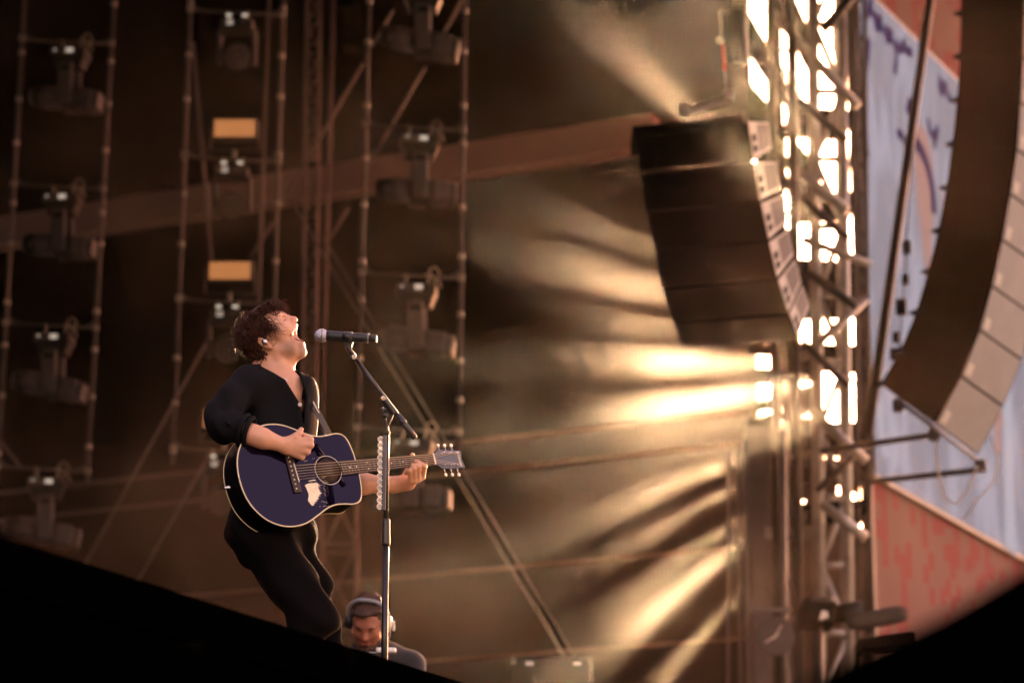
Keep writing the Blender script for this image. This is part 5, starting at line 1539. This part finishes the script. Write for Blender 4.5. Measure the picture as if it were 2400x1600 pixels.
M['crew_skin'] = skin_mat('crew_skin', (.34, .13, .075), (.28, .09, .07), .0, HK, False)
world_part('body', F.mesh('body'), M['crew_skin'], crew)
M['crew_top'] = mat('crew_top', (.022, .017, .018), .9, bump=.3, bscale=500, sheen=.2)
F = Field(HK.c + Vector((-.5, -.55, -1.1)), HK.c + Vector((.55, .6, -.05)), .009)
F.cone(K(880, 1575, -.12), .160, K(880, 1730, -.04), .17, .06)
F.cone(nb + cv(0, -.03, 0), .085, K(785, 1566, -.06), .072, .05); F.cone(nb + cv(0.0, -.02, 0), .088, K(955, 1556, -.12), .075, .06)
for (s, e_) in ((K(782, 1568, -.06), K(760, 1700, .12)), (K(962, 1560, -.12), K(984, 1695, .06))): F.cone(s, .070, e_, .062, .04)
F.folds(.007, 26, 3)
world_part('top', F.mesh('top'), M['crew_top'], crew)
F = Field(HK.c + Vector((-.5, -.7, -1.25)), HK.c + Vector((.55, .5, -.55)), .012)
hip = K(880, 1745, -.05)
for s in (-1, 1):
    kn_ = hip + Vector((s * .16, -.38, .16)); an = Vector((kn_.x, kn_.y + .05, DECK + .08))
    F.cone(hip + Vector((s * .08, 0, 0)), .095, kn_, .075, .05); F.cone(kn_, .07, an, .05, .03)
    F.cone(an, .05, an + Vector((0, -.16, -.03)), .042, .03)
world_part('trousers', F.mesh('trousers'), M['trousers'], crew)
M['crew_hair'] = mat('crew_hair', (.065, .028, .014), .6, nscale=60, namt=.4, bump=.6, bscale=220)
F = Field(HK.c - Vector((.2,) * 3), HK.c + Vector((.2,) * 3), .005)
for c_, r_ in (((-.030, 0, .050), (.098, .084, .088)), ((-.055, 0, .0), (.075, .080, .07)), ((.02, .0, .095), (.065, .07, .032))):
    F.ell(HK.p(*c_), r_, .02, 'add', HK.R)
F.folds(.006, 110, 5)
world_part('hair', F.mesh('hair'), M['crew_hair'], crew)
F = Field(HK.c - Vector((.2,) * 3), HK.c + Vector((.2,) * 3), .005)
F.ell(HK.p(.058, 0, -.100), (.040, .050, .040), .02, 'add', HK.R)
for s in (-1, 1): F.cone(HK.p(.0, s * .058, -.03), .014, HK.p(.045, s * .045, -.09), .020, .02)
F.ell(HK.p(.098, 0, -.066), (.016, .017, .007), .004, 'sub', HK.R)
F.folds(.005, 140, 6)
world_part('beard', F.mesh('beard'), M['crew_hair'], crew)
b = MB()
for s in (-1, 1): b.tube([HK.p(.089, s * .012, .026), HK.p(.092, s * .028, .034), HK.p(.082, s * .046, .030)], [.004, .005, .003], 5)
b.build('eyebrow', M['crew_hair'], crew)
hsn = empty('headset', HK.p(0, 0, .14), 'headset with pale ear cup and boom mic worn by the crew member', 'headset')
MB().tube(smooth([HK.p(-.005, -.098, .0), HK.p(.005, -.092, .085), HK.p(.02, -.05, .140), HK.p(.024, 0, .150), HK.p(.02, .05, .140), HK.p(.005, .092, .085), HK.p(-.005, .098, .0)], 4), .011, 8).build('headband', M['cab_side'], hsn)
M['cup'] = mat('cup', (.62, .56, .36), .4)
for s in (-1, 1):
    MB().lathe([(0, 0), (.040, 0), (.043, .012), (.040, .028), (.02, .036), (0, .037)], HK.p(-.012, s * .082, -.005), HK.y * s, 20).build('ear_cup', M['cup'] if s > 0 else M['black_plastic'], hsn)
    MB().lathe([(.02, 0), (.042, 0), (.042, .014), (.02, .014)], HK.p(-.012, s * .074, -.005), HK.y * s, 20).build('ear_pad', M['black_plastic'], hsn)
MB().tube(smooth([HK.p(-.01, .112, -.02), HK.p(.03, .105, -.075), HK.p(.085, .07, -.105), HK.p(.108, .02, -.098)], 4), .0035, 6).build('boom', M['alu'], hsn)
MB().box(HK.p(-.02, .125, -.02), (.012, .012, .05)).build('adjuster', M['alu'], hsn)
MB().box(HK.p(.108, .015, -.097), (.02, .014, .014), bev=.004).build('boom_microphone', M['black_plastic'], hsn)
cam_s = MB().box(K(905, 1524, .18), (.10, .06, .028), bev=.01).build('handset', M['pearl'])
tag(cam_s, 'small pale handset held below the crew member\'s chin', 'handset')
seat = empty('storage_crate', Vector((hip.x, hip.y, DECK)), 'low black crate the crew member sits on', 'crate')
MB().box((hip.x, hip.y + .05, DECK + .12), (.6, .5, .24), bev=.02).build('box', M['cab_black'], seat)
MB().box((hip.x, hip.y - .21, DECK + .17), (.1, .02, .03), bev=.004).build('latch', M['alu'], seat)



# ------------------------------------------------------------------ haze and stage smoke
def volume_mat(name, col, density, g, noise=False):
    hm = bpy.data.materials.new(name); hm.use_nodes = True
    nt = hm.node_tree
    for n in list(nt.nodes):
        if n.type != 'OUTPUT_MATERIAL': nt.nodes.remove(n)
    out = [n for n in nt.nodes if n.type == 'OUTPUT_MATERIAL'][0]
    pv = nt.nodes.new('ShaderNodeVolumePrincipled')
    pv.inputs['Color'].default_value = (*col, 1)
    pv.inputs['Density'].default_value = density
    pv.inputs['Anisotropy'].default_value = g
    nt.links.new(pv.outputs[0], out.inputs['Volume'])
    if noise:
        tc = nt.nodes.new('ShaderNodeTexCoord')
        nz = nt.nodes.new('ShaderNodeTexNoise'); nz.inputs['Scale'].default_value = 1.0
        nz.inputs['Detail'].default_value = 4.0; nz.inputs['Roughness'].default_value = 0.62
        mp = nt.nodes.new('ShaderNodeMapping'); mp.inputs['Location'].default_value = (3.1, 7.7, 1.9)
        nt.links.new(tc.outputs['Object'], mp.inputs['Vector'])
        nt.links.new(mp.outputs[0], nz.inputs['Vector'])
        mr = nt.nodes.new('ShaderNodeMapRange')
        mr.inputs[1].default_value = 0.43; mr.inputs[2].default_value = 0.62
        mr.inputs[3].default_value = 0.0; mr.inputs[4].default_value = density
        nt.links.new(nz.outputs[0], mr.inputs[0])
        nb_ = nt.nodes.new('ShaderNodeTexNoise'); nb_.inputs['Scale'].default_value = 0.38; nb_.inputs['Detail'].default_value = 2.0
        mb_ = nt.nodes.new('ShaderNodeMapping'); mb_.inputs['Location'].default_value = (5.3, 1.2, 8.4); mb_.inputs['Scale'].default_value = (1, .5, 1.4)
        nt.links.new(tc.outputs['Object'], mb_.inputs['Vector']); nt.links.new(mb_.outputs[0], nb_.inputs['Vector'])
        bb_ = nt.nodes.new('ShaderNodeMapRange'); bb_.interpolation_type = 'SMOOTHSTEP'; bb_.inputs[1].default_value = 0.40; bb_.inputs[2].default_value = 0.58; bb_.inputs[3].default_value = 0.12; bb_.inputs[4].default_value = 1.5
        nt.links.new(nb_.outputs[0], bb_.inputs[0])
        # thinner to the upper left, fading out towards the singer
        sp_ = nt.nodes.new('ShaderNodeSeparateXYZ'); nt.links.new(tc.outputs['Object'], sp_.inputs[0])   # metres from the middle of the smoke
        fx_ = math_n(nt, 'ADD', math_n(nt, 'MULTIPLY', sp_.outputs[0], 0.10), math_n(nt, 'MULTIPLY', sp_.outputs[2], -0.20))
        fx_ = math_n(nt, 'MAXIMUM', math_n(nt, 'ADD', fx_, 0.11, True), 0.008)
        lf_ = nt.nodes.new('ShaderNodeMapRange'); lf_.inputs[1].default_value = 2.2; lf_.inputs[2].default_value = -1.0; lf_.inputs[3].default_value = 1.0; lf_.inputs[4].default_value = 5.0
        nt.links.new(sp_.outputs[0], lf_.inputs[0]); fx_ = math_n(nt, 'MULTIPLY', fx_, lf_.outputs[0])
        rf_ = nt.nodes.new('ShaderNodeMapRange'); rf_.inputs[1].default_value = 4.6; rf_.inputs[2].default_value = 6.2; rf_.inputs[3].default_value = 1.2; rf_.inputs[4].default_value = 0.10
        nt.links.new(sp_.outputs[0], rf_.inputs[0]); fx_ = math_n(nt, 'MULTIPLY', math_n(nt, 'MULTIPLY', fx_, rf_.outputs[0]), bb_.outputs[0])
        fy_ = nt.nodes.new('ShaderNodeMapRange'); fy_.interpolation_type = 'SMOOTHSTEP'
        fy_.inputs[1].default_value = -8.5; fy_.inputs[2].default_value = 1.0
        nt.links.new(sp_.outputs[1], fy_.inputs[0])
        fz_ = nt.nodes.new('ShaderNodeMapRange'); fz_.inputs[1].default_value = 1.0; fz_.inputs[2].default_value = 9.0; fz_.inputs[3].default_value = 1.0; fz_.inputs[4].default_value = 0.35
        nt.links.new(sp_.outputs[1], fz_.inputs[0]); fx_ = math_n(nt, 'MULTIPLY', fx_, fz_.outputs[0])
        nt.links.new(math_n(nt, 'MULTIPLY', math_n(nt, 'MULTIPLY', mr.outputs[0], fx_), fy_.outputs[0]), pv.inputs['Density'])
    return hm
b = MB(); b.box((-5.0, 25, 12.5), (60, 60, 27))
tag(b.build('haze', volume_mat('haze', (0.93, 0.90, 0.86), HAZE_D, HAZE_G)), 'thin warm haze filling the whole stage', None, kind='stuff')
b = MB(); b.box((0, 1.5, 0), (20, 22.4, 14))
sm = tag(b.build('smoke', volume_mat('smoke', (0.95, 0.86, 0.77), SMOKE_D, HAZE_G, True)), 'drifting stage smoke', None, kind='stuff')
sm.location = (-2.0, 22, 10)
